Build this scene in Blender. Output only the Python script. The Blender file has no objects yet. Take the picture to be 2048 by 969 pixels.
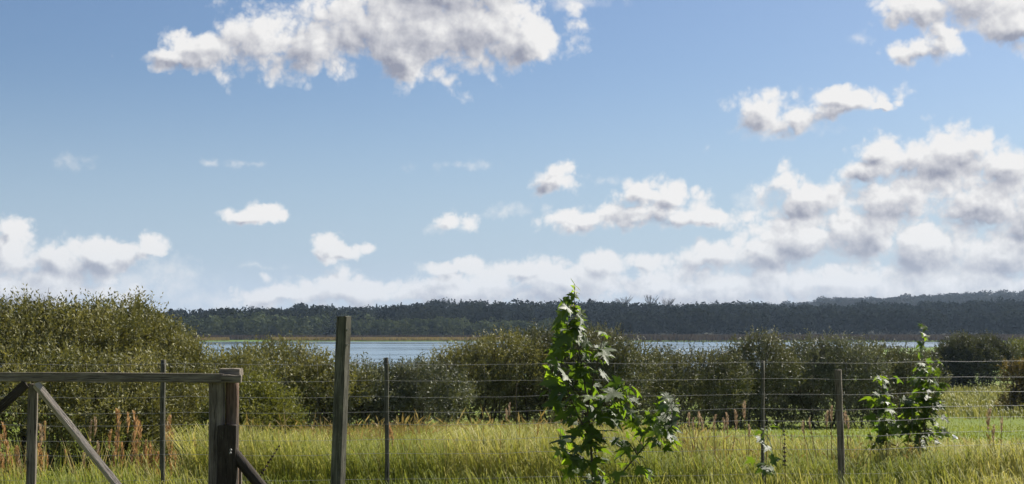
import bpy, math, random
import numpy as np
from mathutils import Vector, Matrix, noise as mnoise

random.seed(7)
rng = np.random.default_rng(11)
scene = bpy.context.scene
C = scene.collection
PI = math.pi

# ------------------------------------------------------------------ camera
EYE = 1.6
F = 2813.0                      # focal length in pixels of the 2048 wide photograph
PITCH = math.atan((650 - 484.5) / F)
cam = bpy.data.cameras.new("camera")
cam.sensor_width = 36.0
cam.lens = F / 2048 * 36.0
cam.clip_start = 0.1
cam.clip_end = 20000
cam_ob = bpy.data.objects.new("camera", cam)
cam_ob.location = (0, 0, EYE)
cam_ob.rotation_euler = (PI / 2 + PITCH, 0, 0)
C.objects.link(cam_ob)
scene.camera = cam_ob
scene.render.resolution_x = 1024
scene.render.resolution_y = 484

scene.view_settings.view_transform = 'Standard'
scene.view_settings.look = 'None'
scene.view_settings.exposure = 1.0
scene.view_settings.gamma = 1.0
scene.cycles.use_denoising = True
scene.cycles.max_bounces = 6
scene.cycles.diffuse_bounces = 3
scene.cycles.transmission_bounces = 4
scene.cycles.glossy_bounces = 2
scene.cycles.volume_bounces = 0
scene.cycles.sample_clamp_indirect = 4.0
scene.cycles.caustics_reflective = False
scene.cycles.caustics_refractive = False

SUN_AZ = math.radians(43)       # to the right of the view
SUN_EL = math.radians(40)
SUN_STRENGTH = 4.9
SKY_STRENGTH = 0.055
sun_dir = Vector((math.sin(SUN_AZ) * math.cos(SUN_EL), math.cos(SUN_AZ) * math.cos(SUN_EL), math.sin(SUN_EL)))


def ray(px, py):
    xc = (px - 1024) / F
    yc = (484.5 - py) / F
    c, s = math.cos(PITCH), math.sin(PITCH)
    return (xc, c - yc * s, s + yc * c)


def P(px, py, d):
    r = ray(px, py)
    k = d / r[1]
    return Vector((r[0] * k, d, EYE + r[2] * k))


def PX(x, d):
    return 1024 + F * x / d


# ------------------------------------------------------------------ sky with clouds (world)
world = bpy.data.worlds.new("World")
scene.world = world
world.use_nodes = True
wt = world.node_tree
wt.nodes.clear()


class NB:
    """small node-building helper"""
    def __init__(self, tree):
        self.t = tree

    def n(self, kind, **kw):
        nd = self.t.nodes.new(kind)
        for k, v in kw.items():
            setattr(nd, k, v)
        return nd

    def put(self, sock, v):
        if isinstance(v, bpy.types.NodeSocket):
            self.t.links.new(v, sock)
        elif v is not None:
            sock.default_value = v

    def m(self, op, a, b=None, c=None, clamp=False):
        nd = self.n('ShaderNodeMath', operation=op, use_clamp=clamp)
        self.put(nd.inputs[0], a)
        self.put(nd.inputs[1], b)
        self.put(nd.inputs[2], c)
        return nd.outputs[0]

    def v(self, op, a, b=None, c=None):
        nd = self.n('ShaderNodeVectorMath', operation=op)
        self.put(nd.inputs[0], a)
        self.put(nd.inputs[1], b)
        self.put(nd.inputs[2], c)
        return nd.outputs['Value'] if op in ('LENGTH', 'DOT_PRODUCT') else nd.outputs['Vector']

    def noise(self, vec, scale, detail=4, rough=0.5, dist=0.0):
        nd = self.n('ShaderNodeTexNoise')
        self.put(nd.inputs['Vector'], vec)
        nd.inputs['Scale'].default_value = scale
        nd.inputs['Detail'].default_value = detail
        nd.inputs['Roughness'].default_value = rough
        nd.inputs['Distortion'].default_value = dist
        return nd.outputs['Fac']

    def smooth(self, x, a, b, lo=0.0, hi=1.0):
        nd = self.n('ShaderNodeMapRange', interpolation_type='SMOOTHSTEP')
        self.put(nd.inputs['Value'], x)
        nd.inputs['From Min'].default_value = a
        nd.inputs['From Max'].default_value = b
        nd.inputs['To Min'].default_value = lo
        nd.inputs['To Max'].default_value = hi
        return nd.outputs['Result']

    def mix(self, f, a, b, blend='MIX'):
        nd = self.n('ShaderNodeMix', data_type='RGBA', blend_type=blend)
        self.put(nd.inputs['Factor'], f)
        self.put(nd.inputs['A'], a)
        self.put(nd.inputs['B'], b)
        return nd.outputs['Result'] if 'Result' in nd.outputs and nd.outputs['Result'].type == 'RGBA' else nd.outputs[2]

    def ramp(self, f, stops):
        nd = self.n('ShaderNodeValToRGB')
        self.put(nd.inputs['Fac'], f)
        e = nd.color_ramp.elements
        e[0].position, e[0].color = stops[0][0], (*stops[0][1], 1)
        e[1].position, e[1].color = stops[-1][0], (*stops[-1][1], 1)
        for p_, c_ in stops[1:-1]:
            x = e.new(p_)
            x.color = (*c_, 1)
        return nd.outputs['Color']


# Mix node sockets: pick by identifier so the colour ones are used
def _mix(self, f, a, b, blend='MIX'):
    nd = self.n('ShaderNodeMix', data_type='RGBA', blend_type=blend)
    ins = {s.identifier: s for s in nd.inputs}
    outs = {s.identifier: s for s in nd.outputs}
    self.put(ins['Factor_Float'], f)
    self.put(ins['A_Color'], a if not isinstance(a, tuple) or len(a) == 4 else (*a, 1))
    self.put(ins['B_Color'], b if not isinstance(b, tuple) or len(b) == 4 else (*b, 1))
    return outs['Result_Color']


NB.mix = _mix

# each cloud puff: centre and half-size (photo pixels give its azimuth and elevation), thinness 0..1
PUFFS = [
    (345, 118, 75, 22, .1), (420, 100, 90, 38, 0), (520, 82, 105, 66, 0), (625, 95, 95, 60, 0), (760, 50, 170, 85, 0),
    (810, 120, 70, 45, .05), (860, 60, 160, 90, 0), (980, 60, 150, 80, 0), (1065, 85, 62, 50, 0), (900, -20, 230, 60, 0),
    (1120, 0, 100, 16, .3),
    (1845, 15, 100, 40, 0), (1960, 0, 130, 55, 0), (2035, 50, 65, 45, 0), (1715, 75, 30, 14, .35), (2140, 40, 90, 70, 0),
    (1840, 103, 72, 20, 0), (1885, 85, 36, 44, 0), (2110, 140, 40, 12, .3),
    (1525, 222, 72, 44, 0), (1600, 238, 70, 32, 0), (1560, 262, 90, 16, .3), (1700, 200, 76, 25, .05), (1770, 214, 28, 10, .2),
    (1415, 297, 16, 10, .5),
    (1110, 362, 50, 30, 0), (1125, 345, 30, 24, 0), (1205, 360, 42, 14, .3),
    (1290, 390, 62, 34, 0), (1350, 395, 52, 34, 0), (1265, 430, 90, 30, 0), (1150, 443, 80, 20, 0), (1420, 432, 70, 20, .02),
    (1350, 432, 80, 22, 0), (1092, 418, 22, 14, .3), (1015, 422, 40, 14, .35), (910, 442, 36, 24, 0), (888, 458, 30, 12, .4),
    (500, 432, 66, 16, 0), (530, 422, 36, 16, 0), (415, 325, 18, 8, .45), (915, 332, 74, 13, .48), (140, 322, 44, 22, .6),
    (500, 328, 36, 8, .6), (690, 500, 58, 18, .1), (652, 490, 36, 24, .1),
    (38, 462, 36, 28, 0), (20, 510, 80, 50, 0), (120, 515, 90, 42, .05), (210, 512, 60, 30, .05), (292, 496, 42, 22, .05),
    (60, 575, 190, 45, .1), (260, 565, 160, 42, .25), (-90, 520, 120, 70, 0), (430, 600, 130, 22, .3), (520, 538, 60, 10, .55),
    (1760, 305, 60, 34, 0), (1830, 320, 105, 42, 0), (1925, 302, 90, 44, 0), (2010, 330, 75, 40, 0), (1740, 345, 66, 32, .1),
    (1582, 368, 58, 34, 0), (1630, 395, 88, 38, 0), (1520, 405, 50, 24, .25),
    (1800, 395, 110, 50, 0), (1960, 400, 130, 60, 0), (2060, 440, 80, 70, 0), (2150, 380, 90, 110, 0),
    (1620, 485, 110, 45, 0), (1540, 505, 90, 38, 0), (1735, 465, 110, 52, 0), (1870, 490, 130, 60, 0), (2000, 510, 120, 55, 0),
    (1420, 512, 80, 32, .02), (1960, 580, 240, 50, 0), (1680, 570, 240, 50, 0), (1440, 575, 180, 42, .02),
    (1215, 528, 62, 32, .05), (1285, 525, 52, 26, .05), (1140, 568, 150, 44, .05), (905, 540, 70, 20, .05),
    (1055, 545, 66, 22, .05), (920, 582, 200, 40, .05), (700, 582, 150, 32, .1), (560, 592, 100, 22, .15), (1330, 575, 130, 40, .05),
]

grp = bpy.data.node_groups.new("cloud_field", 'ShaderNodeTree')
grp.interface.new_socket('Direction', in_out='INPUT', socket_type='NodeSocketVector')
grp.interface.new_socket('Density', in_out='OUTPUT', socket_type='NodeSocketFloat')
grp.interface.new_socket('Soft', in_out='OUTPUT', socket_type='NodeSocketFloat')
grp.interface.new_socket('Billow', in_out='OUTPUT', socket_type='NodeSocketFloat')
grp.interface.new_socket('Wisp', in_out='OUTPUT', socket_type='NodeSocketFloat')
g = NB(grp)
gi = g.n('NodeGroupInput')
go = g.n('NodeGroupOutput')
dirn = g.v('NORMALIZE', gi.outputs[0])
sep = g.n('ShaderNodeSeparateXYZ')
g.put(sep.inputs[0], dirn)
az = g.m('ARCTAN2', sep.outputs[0], sep.outputs[1])
el = g.m('ARCSINE', sep.outputs[2])
n_big = g.noise(dirn, 17, 3, .5)
n_fbm = g.noise(dirn, 62, 8, .60)
# rounded billows with creases between them: folded noise, four octaves
bil = None
for k_, (sc_, am_) in enumerate([(34, .50), (75, .28), (160, .15), (340, .08)]):
    o_ = g.noise(g.v('ADD', dirn, (1.7 * k_, 2.3, .9 * k_)), sc_, 0, .5)
    o_ = g.m('MULTIPLY', g.m('ABSOLUTE', g.m('SUBTRACT', o_, .5)), am_ * 4.2)
    bil = o_ if bil is None else g.m('ADD', bil, o_)
# warp of the azimuth and elevation before the puffs are measured
wx = g.m('MULTIPLY_ADD', g.noise(g.v('ADD', dirn, (3.1, 0, 0)), 36, 5, .6), .030, -.015)
wy = g.m('MULTIPLY_ADD', g.noise(g.v('ADD', dirn, (0, 5.3, 0)), 44, 5, .6), .018, -.009)
cmb = g.n('ShaderNodeCombineXYZ')
g.put(cmb.inputs[0], g.m('ADD', az, wx))
g.put(cmb.inputs[1], g.m('ADD', el, wy))
uv = cmb.outputs[0]
best = None
wisp = None
for (cx, cy, rx, ry, thin) in PUFFS:
    r = ray(cx, cy)
    L = math.sqrt(sum(q * q for q in r))
    ca, ce = math.atan2(r[0], r[1]), math.asin(r[2] / L)
    ru, rv = rx * 1.32 / F, ry * 1.32 / F
    nd = g.v('MULTIPLY_ADD', uv, (1 / ru, 1 / rv, 0), (-ca / ru, -ce / rv, 0))
    ln = g.v('LENGTH', nd)
    if thin >= .25:
        ln = g.m('ADD', ln, (thin - .25) * .8)
        wisp = ln if wisp is None else g.m('MINIMUM', wisp, ln)
        continue
    best = ln if best is None else g.m('SMOOTH_MIN', best, ln, .18)
puff = g.m('SUBTRACT', 1.0, best)
# the rest of the sky, beyond the picture, carries the same kind of cloud
stretch = g.v('MULTIPLY', dirn, (1, 1, 2.2))
gen = g.m('MULTIPLY_ADD', g.noise(stretch, 4.2, 5, .5), 4.0, -2.25)
low = g.smooth(el, .0, .22, .9, 0.0)
gen = g.m('ADD', gen, low)
out_az = g.smooth(g.m('ABSOLUTE', az), .37, .46)
out_el = g.smooth(el, .25, .32)
outm = g.m('MAXIMUM', out_az, out_el)
gen = g.m('SUBTRACT', gen, g.m('MULTIPLY', g.m('SUBTRACT', 1.0, outm), 4.0))
field = g.m('MAXIMUM', puff, gen)
d1 = g.m('ADD', g.m('MULTIPLY_ADD', n_fbm, .72, -.36), g.m('MULTIPLY_ADD', bil, .75, -.42))
d2 = g.m('MULTIPLY_ADD', n_big, .7, -.35)
dens = g.m('ADD', field, g.m('ADD', d1, d2))
g.put(go.inputs[0], dens)
g.put(go.inputs[1], g.m('ADD', field, g.m('ADD', g.m('MULTIPLY', d1, .42), g.m('MULTIPLY', d2, .8))))
g.put(go.inputs[2], bil)
g.put(go.inputs[3], g.m('ADD', g.m('SUBTRACT', 1.0, wisp), g.m('MULTIPLY_ADD', n_fbm, 3.4, -1.75)))

w = NB(wt)
tc = w.n('ShaderNodeTexCoord')
Dv = tc.outputs['Generated']


def field_at(off):
    nd = w.n('ShaderNodeGroup')
    nd.node_tree = grp
    v = Dv if off == 0 else w.v('ADD', w.v('NORMALIZE', Dv), tuple(off * q for q in sun_dir))
    w.put(nd.inputs[0], v)
    return nd.outputs[0], nd.outputs[1], nd.outputs[2], nd.outputs[3]


D0, S0, N0, W0 = field_at(0)
D1, S1, N1, W1 = field_at(.024)
D2, S2, N2, W2 = field_at(.007)
sepw = w.n('ShaderNodeSeparateXYZ')
w.put(sepw.inputs[0], w.v('NORMALIZE', Dv))
elw = w.m('ARCSINE', sepw.outputs[2])
sky = w.n('ShaderNodeTexSky')
sky.sky_type = 'NISHITA'
sky.sun_disc = False
sky.sun_elevation = SUN_EL
sky.sun_rotation = SUN_AZ
sky.air_density = 1.0
sky.dust_density = 0.8
sky.ozone_density = 3.0
skyc = w.v('SCALE', sky.outputs['Color'])
wt.nodes[-1].inputs['Scale'].default_value = SKY_STRENGTH
skyc = w.v('MULTIPLY', skyc, (.66, .715, .80))
alpha = w.m('MAXIMUM', w.smooth(D0, -.02, .50), w.smooth(W0, -.1, 1.3, 0, .6))
fade_el = w.smooth(elw, .01, .09, .85, 1.0)
alpha = w.m('MULTIPLY', alpha, fade_el)
# light lost on its way through the cloud towards the sun
depth = w.m('ADD', w.m('MULTIPLY', w.m('MAXIMUM', S2, 0.0), 1.0), w.m('MULTIPLY', w.m('MAXIMUM', S1, 0.0), 1.5))
trans = w.m('EXPONENT', w.m('MULTIPLY', w.m('MAXIMUM', w.m('SUBTRACT', depth, .62), 0.0), -.62))
relief = w.m('ADD', w.m('MULTIPLY', w.m('SUBTRACT', S2, S0), 1.15), w.m('MULTIPLY', w.m('SUBTRACT', S1, S0), .36))
relief = w.m('MULTIPLY', relief, w.smooth(S0, .0, .5))
shade = w.m('ADD', w.m('SUBTRACT', 1.0, trans), relief)
shade = w.m('MULTIPLY', w.m('MAXIMUM', shade, 0.0), 1.0, clamp=True)
cloudc = w.mix(shade, (.44, .435, .432, 1), (.155, .165, .205, 1))
hor = w.smooth(elw, .0, .07, .35, 0.0)
cloudc = w.mix(hor, cloudc, (.335, .345, .37, 1))
skyh = w.mix(w.smooth(elw, -.02, .19, .85, 0.0), skyc, (.235, .30, .385, 1))
skyh = w.mix(w.smooth(elw, -.01, .055, .8, 0.0), skyh, (.30, .33, .375, 1))
col = w.mix(alpha, skyh, cloudc)
bg = w.n('ShaderNodeBackground')
w.put(bg.inputs['Color'], col)
bg.inputs['Strength'].default_value = 1.0
wo = w.n('ShaderNodeOutputWorld')
w.put(wo.inputs['Surface'], bg.outputs[0])
world.cycles.sampling_method = 'MANUAL'
world.cycles.sample_map_resolution = 512

# ------------------------------------------------------------------ sun
sl = bpy.data.lights.new("sun", 'SUN')
sl.energy = SUN_STRENGTH
sl.angle = math.radians(.53)
sl.color = (1.0, .94, .84)
so = bpy.data.objects.new("sun", sl)
so.rotation_euler = Vector(sun_dir).to_track_quat('Z', 'Y').to_euler()
so.location = (60, 30, 60)
C.objects.link(so)


# ------------------------------------------------------------------ materials
def new_mat(name):
    m = bpy.data.materials.new(name)
    m.use_nodes = True
    m.node_tree.nodes.clear()
    b = NB(m.node_tree)
    out = b.n('ShaderNodeOutputMaterial')
    return m, b, out


def principled(b, col, rough=.8, spec=.3, bump=None, bdist=.02, bstr=.6):
    p = b.n('ShaderNodeBsdfPrincipled')
    b.put(p.inputs['Base Color'], col)
    b.put(p.inputs['Roughness'], rough)
    p.inputs['Specular IOR Level'].default_value = spec
    if bump is not None:
        bn = b.n('ShaderNodeBump')
        bn.inputs['Strength'].default_value = bstr
        bn.inputs['Distance'].default_value = bdist
        b.put(bn.inputs['Height'], bump)
        b.put(p.inputs['Normal'], bn.outputs[0])
    return p


def attr(b, name='tone'):
    a = b.n('ShaderNodeAttribute')
    a.attribute_name = name
    return a.outputs['Fac']


def leaf_mat(name, stops, trans=.35, tint=(1.3, 1.25, .5), rough=.6, spec=.2, big=None):
    """foliage: a colour per leaf (attribute tone), broad patches of another hue, light passing through"""
    m, b, out = new_mat(name)
    t = attr(b)
    if big:
        tcn = b.n('ShaderNodeTexCoord')
        nz = b.noise(tcn.outputs['Object'], big, 3, .6)
        t = b.m('ADD', b.m('MULTIPLY', t, .62), b.m('MULTIPLY_ADD', nz, 1.1, -.36), clamp=True)
    col = b.ramp(t, stops)
    p = principled(b, col, rough, spec)
    tr = b.n('ShaderNodeBsdfTranslucent')
    b.put(tr.inputs['Color'], b.mix(1.0, col, (*tint, 1), 'MULTIPLY'))
    mx = b.n('ShaderNodeMixShader')
    mx.inputs[0].default_value = trans
    b.put(mx.inputs[1], p.outputs[0])
    b.put(mx.inputs[2], tr.outputs[0])
    b.put(out.inputs['Surface'], mx.outputs[0])
    return m


def wood_mat(name, dark, mid, light, rust=None, lichen=0.35):
    m, b, out = new_mat(name)
    tcn = b.n('ShaderNodeTexCoord')
    oi = b.n('ShaderNodeObjectInfo')
    off = b.n('ShaderNodeCombineXYZ')
    b.put(off.inputs[0], b.m('MULTIPLY', oi.outputs['Random'], 17.0))
    b.put(off.inputs[2], b.m('MULTIPLY', oi.outputs['Random'], 9.0))
    v = b.v('ADD', tcn.outputs['Object'], off.outputs[0])
    vs = b.v('MULTIPLY', v, (1, 1, .06))
    grain = b.noise(vs, 90, 5, .65, .4)
    blotch = b.noise(b.v('MULTIPLY', v, (1, 1, .35)), 14, 4, .6)
    f = b.m('ADD', b.m('MULTIPLY', grain, .6), b.m('MULTIPLY', blotch, .5))
    col = b.ramp(f, [(.3, dark), (.52, mid), (.75, light)])
    if lichen:
        ln = b.noise(v, 38, 5, .7)
        col = b.mix(b.smooth(ln, .56, .70, 0, lichen), col, (.20, .22, .13, 1))
    if rust:
        rn = b.noise(b.v('MULTIPLY', v, (1, 1, .3)), 9, 3, .5)
        col = b.mix(b.smooth(rn, .45, .6, 0, .8), col, (*rust, 1))
    crk = b.noise(b.v('MULTIPLY', v, (1, 1, .022)), 55, 3, .5)
    cf = b.smooth(b.m('ABSOLUTE', b.m('SUBTRACT', crk, .5)), .0, .022, 1.0, 0.0)
    col = b.mix(b.m('MULTIPLY', cf, .75), col, (.012, .010, .008, 1))
    p = principled(b, col, .88, .2, b.m('SUBTRACT', b.m('ADD', grain, b.m('MULTIPLY', blotch, .4)), b.m('MULTIPLY', cf, .8)), .006, .9)
    b.put(out.inputs['Surface'], p.outputs[0])
    return m


def ground_mat(name):
    m, b, out = new_mat(name)
    geo = b.n('ShaderNodeNewGeometry')
    pos = geo.outputs['Position']
    sp = b.n('ShaderNodeSeparateXYZ')
    b.put(sp.inputs[0], pos)
    n1 = b.noise(pos, .25, 5, .6)
    n2 = b.noise(pos, 6, 4, .7)
    green = b.mix(n1, (.075, .115, .012, 1), (.15, .19, .025, 1))
    tan = b.mix(n2, (.10, .085, .03, 1), (.20, .18, .06, 1))
    far = b.mix(b.smooth(sp.outputs[1], 110, 180), green, (.085, .145, .018, 1))
    f = b.smooth(b.m('ADD', b.m('MULTIPLY', n1, .5), b.m('MULTIPLY', n2, .5)), .42, .62)
    near = b.smooth(sp.outputs[1], 22, 34, .6, .25)
    col = b.mix(b.m('MULTIPLY', f, near), far, tan)
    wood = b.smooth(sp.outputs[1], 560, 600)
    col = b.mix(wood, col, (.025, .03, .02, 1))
    p = principled(b, col, .95, .1, n2, .05, .6)
    b.put(out.inputs['Surface'], p.outputs[0])
    return m


def water_mat():
    m, b, out = new_mat("lake_water")
    geo = b.n('ShaderNodeNewGeometry')
    pos = geo.outputs['Position']
    a = b.noise(b.v('MULTIPLY', pos, (1, .35, 1)), .8, 5, .6)
    s = b.noise(b.v('MULTIPLY', pos, (.007, .035, 1)), 1.0, 4, .6)
    calm = b.smooth(s, .50, .58)
    p = b.n('ShaderNodeBsdfPrincipled')
    b.put(p.inputs['Base Color'], b.mix(calm, (.13, .18, .22, 1), (.03, .05, .065, 1)))
    b.put(p.inputs['Roughness'], b.m('MULTIPLY_ADD', calm, -.12, .22))
    p.inputs['IOR'].default_value = 1.33
    p.inputs['Specular IOR Level'].default_value = .5
    bn = b.n('ShaderNodeBump')
    bn.inputs['Distance'].default_value = .25
    b.put(bn.inputs['Strength'], b.m('MULTIPLY_ADD', calm, -.25, .55))
    b.put(bn.inputs['Height'], a)
    b.put(p.inputs['Normal'], bn.outputs[0])
    b.put(out.inputs['Surface'], p.outputs[0])
    return m


def plain_mat(name, col, rough=.7, metal=0.0, spec=.4, var=.25, scale=30):
    m, b, out = new_mat(name)
    tcn = b.n('ShaderNodeTexCoord')
    nz = b.noise(tcn.outputs['Object'], scale, 4, .6)
    lo = tuple(c * (1 - var) for c in col)
    hi = tuple(min(1, c * (1 + var)) for c in col)
    p = principled(b, b.mix(nz, (*lo, 1), (*hi, 1)), rough, spec)
    p.inputs['Metallic'].default_value = metal
    b.put(out.inputs['Surface'], p.outputs[0])
    return m


M = {}
M['willow'] = leaf_mat("willow_leaves", [(0, (.052, .058, .027)), (.4, (.145, .146, .062)), (.7, (.24, .225, .10)), (1, (.42, .39, .23))], .2, big=1.1)
M['willow_grey'] = leaf_mat("grey_willow_leaves", [(0, (.040, .050, .028)), (.45, (.120, .126, .070)), (.75, (.21, .20, .115)), (1, (.36, .345, .24))], .13, big=.9)
M['willow_silver'] = leaf_mat("silvery_willow_leaves", [(0, (.050, .058, .040)), (.45, (.125, .135, .090)), (.75, (.20, .205, .145)), (1, (.40, .40, .32))], .14, big=.9)
M['willow_light'] = leaf_mat("light_willow_leaves", [(0, (.06, .070, .020)), (.5, (.125, .135, .042)), (1, (.27, .26, .10))], .32, big=1.5)
M['willow_brown'] = leaf_mat("brownish_leaves", [(0, (.07, .055, .02)), (.5, (.13, .10, .035)), (1, (.28, .20, .10))], .3, big=1.5)
M['willow_far'] = leaf_mat("far_willow_leaves", [(0, (.024, .030, .018)), (.5, (.064, .070, .036)), (1, (.14, .14, .08))], .2, big=.5)
M['bark'] = wood_mat("bush_bark", (.025, .022, .016), (.06, .05, .035), (.11, .09, .06), lichen=.15)
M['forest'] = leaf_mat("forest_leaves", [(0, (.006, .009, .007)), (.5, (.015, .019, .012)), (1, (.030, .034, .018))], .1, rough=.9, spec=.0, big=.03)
M['forest_shore'] = leaf_mat("shore_tree_leaves", [(0, (.026, .038, .020)), (.5, (.058, .072, .036)), (1, (.11, .125, .06))], .15, rough=.9, spec=.0, big=.06)
M['forest_back'] = leaf_mat("back_ridge_leaves", [(0, (.026, .026, .025)), (.5, (.046, .044, .038)), (1, (.07, .066, .052))], .1, rough=.9, spec=.0, big=.02)
M['grass'] = leaf_mat("tall_grass", [(0, (.080, .11, .024)), (.36, (.165, .20, .042)), (.62, (.275, .285, .085)), (.8, (.42, .385, .16)), (1, (.60, .54, .32))], .38, (1.2, 1.15, .6), .7, .12, big=.45)
M['mown'] = leaf_mat("meadow_grass", [(0, (.12, .15, .016)), (.6, (.21, .25, .035)), (1, (.32, .33, .09))], .38, (1.2, 1.15, .5), .6, .2)
M['pale_grass'] = leaf_mat("pale_rough_grass", [(0, (.12, .13, .03)), (.6, (.22, .22, .07)), (1, (.38, .36, .18))], .3, (1.15, 1.1, .7), .6, .2)
M['straw'] = leaf_mat("straw", [(0, (.16, .12, .04)), (.5, (.31, .24, .09)), (1, (.50, .41, .20))], .3, (1.1, 1, .7), .6, .3)
M['plume'] = leaf_mat("orange_plumes", [(0, (.26, .155, .085)), (.5, (.44, .29, .17)), (1, (.62, .45, .30))], .4, (1.1, .95, .6), .7, .2)
M['plume_pale'] = leaf_mat("pale_plumes", [(0, (.26, .18, .11)), (.5, (.42, .31, .22)), (1, (.60, .48, .37))], .4, (1.05, 1, .85), .7, .2)
M['reed_tan'] = leaf_mat("tan_reeds", [(0, (.16, .12, .05)), (.5, (.27, .21, .09)), (1, (.36, .30, .14))], .25, (1.1, 1, .7), .8, .1, big=.03)
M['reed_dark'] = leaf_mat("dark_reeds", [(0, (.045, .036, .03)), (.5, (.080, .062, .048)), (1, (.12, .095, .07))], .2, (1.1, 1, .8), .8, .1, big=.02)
M['ground'] = ground_mat("field_ground")
M['water'] = water_mat()
M['gate_wood'] = wood_mat("weathered_gate_wood", (.065, .053, .042), (.155, .130, .102), (.30, .26, .21), lichen=.4)
M['post_wood'] = wood_mat("grey_green_post_wood", (.036, .036, .029), (.095, .090, .069), (.19, .18, .14), lichen=.45)
M['red_wood'] = wood_mat("reddish_post_wood", (.05, .040, .031), (.13, .095, .070), (.30, .22, .16), rust=(.20, .125, .09), lichen=.1)
M['dark_wood'] = wood_mat("dark_old_wood", (.016, .012, .010), (.036, .028, .022), (.075, .06, .045), lichen=.15)
M['pale_wood'] = wood_mat("sunlit_pale_wood", (.22, .185, .155), (.38, .325, .275), (.54, .47, .41), lichen=.1)  # sunlight on the long brace's upper edge is put into this pale colour
M['wire'] = plain_mat("galvanised_wire", (.26, .25, .235), .6, .0, .5, .3, 60)
M['net'] = plain_mat("thin_wire", (.10, .10, .09), .6, .4, .4, .3, 60)


# maple leaf: glossy top, paler matt underside
def maple_leaf_mat(name, top, young):
    m, b, out = new_mat(name)
    t = attr(b)
    oi = b.n('ShaderNodeObjectInfo')
    col = b.ramp(oi.outputs['Random'], [(0, top), (.6, tuple(.5 * (a_ + c_) for a_, c_ in zip(top, young))), (1, young)])
    tcn = b.n('ShaderNodeTexCoord')
    blot = b.noise(tcn.outputs['Object'], 40, 3, .6)
    col = b.mix(b.m('MULTIPLY', blot, .45), col, (.03, .05, .012, 1))
    col = b.mix(t, col, (.16, .20, .06, 1))                      # veins
    geo = b.n('ShaderNodeNewGeometry')
    col2 = b.mix(geo.outputs['Backfacing'], col, (.10, .14, .065, 1))
    p = b.n('ShaderNodeBsdfPrincipled')
    b.put(p.inputs['Base Color'], col2)
    b.put(p.inputs['Roughness'], b.m('MULTIPLY_ADD', blot, .3, .38))
    p.inputs['Specular IOR Level'].default_value = .55
    bn = b.n('ShaderNodeBump')
    bn.inputs['Strength'].default_value = .5
    bn.inputs['Distance'].default_value = .004
    b.put(bn.inputs['Height'], blot)
    b.put(p.inputs['Normal'], bn.outputs[0])
    tr = b.n('ShaderNodeBsdfTranslucent')
    b.put(tr.inputs['Color'], b.mix(1.0, col, (3.7, 3.6, .95, 1), 'MULTIPLY'))
    mx = b.n('ShaderNodeMixShader')
    b.put(mx.inputs[0], b.m('MULTIPLY_ADD', b.m('FRACT', b.m('MULTIPLY', oi.outputs['Random'], 7.3)), .45, .25))
    b.put(mx.inputs[1], p.outputs[0])
    b.put(mx.inputs[2], tr.outputs[0])
    b.put(out.inputs['Surface'], mx.outputs[0])
    return m


M['maple'] = maple_leaf_mat("maple_leaf", (.026, .050, .009), (.085, .125, .012))
M['maple_stem'] = plain_mat("maple_bark", (.075, .06, .045), .7, 0, .3)
M['flower'] = plain_mat("white_petal", (.80, .80, .78), .6)
M['seed'] = plain_mat("dark_seeds", (.045, .025, .015), .8)
M['swan'] = plain_mat("white_feathers", (.80, .79, .76), .7)
M['duck'] = plain_mat("dark_feathers", (.05, .045, .04), .7)


# ------------------------------------------------------------------ object helpers
def tag(o, label=None, cat=None, group=None, kind=None):
    if label: o['label'] = label
    if cat: o['category'] = cat
    if group: o['group'] = group
    if kind: o['kind'] = kind
    return o


def empty(name, loc, label, cat, group=None):
    o = bpy.data.objects.new(name, None)
    o.empty_display_size = .2
    o.location = loc
    C.objects.link(o)
    return tag(o, label, cat, group)


def link(name, me, mat, parent=None, loc=(0, 0, 0)):
    if mat is not None and len(me.materials) == 0:
        me.materials.append(mat)
    o = bpy.data.objects.new(name, me)
    C.objects.link(o)
    o.location = loc
    if parent is not None:
        o.parent = parent
    return o


def np_mesh(name, verts, faces, tone=None, smooth=False):
    """verts (n,3); faces (m,k) all with the same number of corners, or a list of such arrays"""
    me = bpy.data.meshes.new(name)
    if not isinstance(faces, list):
        faces = [faces]
    faces = [f for f in faces if len(f)]
    verts = np.asarray(verts, dtype=np.float32)
    nl = sum(f.size for f in faces)
    npol = sum(len(f) for f in faces)
    me.vertices.add(len(verts))
    me.vertices.foreach_set('co', verts.ravel())
    me.loops.add(nl)
    me.loops.foreach_set('vertex_index', np.concatenate([f.ravel() for f in faces]).astype(np.int32))
    me.polygons.add(npol)
    tot = np.concatenate([np.full(len(f), f.shape[1]) for f in faces]).astype(np.int32)
    start = np.concatenate([[0], np.cumsum(tot)[:-1]]).astype(np.int32)
    me.polygons.foreach_set('loop_start', start)
    me.polygons.foreach_set('loop_total', tot)
    if smooth:
        me.polygons.foreach_set('use_smooth', np.ones(npol, dtype=bool))
    if tone is not None:
        a = me.attributes.new('tone', 'FLOAT', 'FACE')
        a.data.foreach_set('value', np.asarray(tone, dtype=np.float32))
    me.update(calc_edges=True)
    me.validate()
    return me


def norm(v):
    return v / (np.linalg.norm(v, axis=-1, keepdims=True) + 1e-9)


def leaf_quads(base, direction, side, length, width):
    """a pointed leaf as a rhombus of four corners"""
    d = norm(direction)
    s = norm(side - d * np.sum(side * d, -1, keepdims=True))
    tip = base + d * length[:, None]
    mid = base + d * (length * .45)[:, None]
    hw = (width * .5)[:, None]
    return np.stack([base, mid + s * hw, tip, mid - s * hw], 1)


def quads_mesh(name, q, tone):
    n = len(q)
    return np_mesh(name, q.reshape(-1, 3), np.arange(4 * n).reshape(n, 4), tone)


def merge(*arrs):
    return np.concatenate([a for a in arrs if len(a)])


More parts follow.
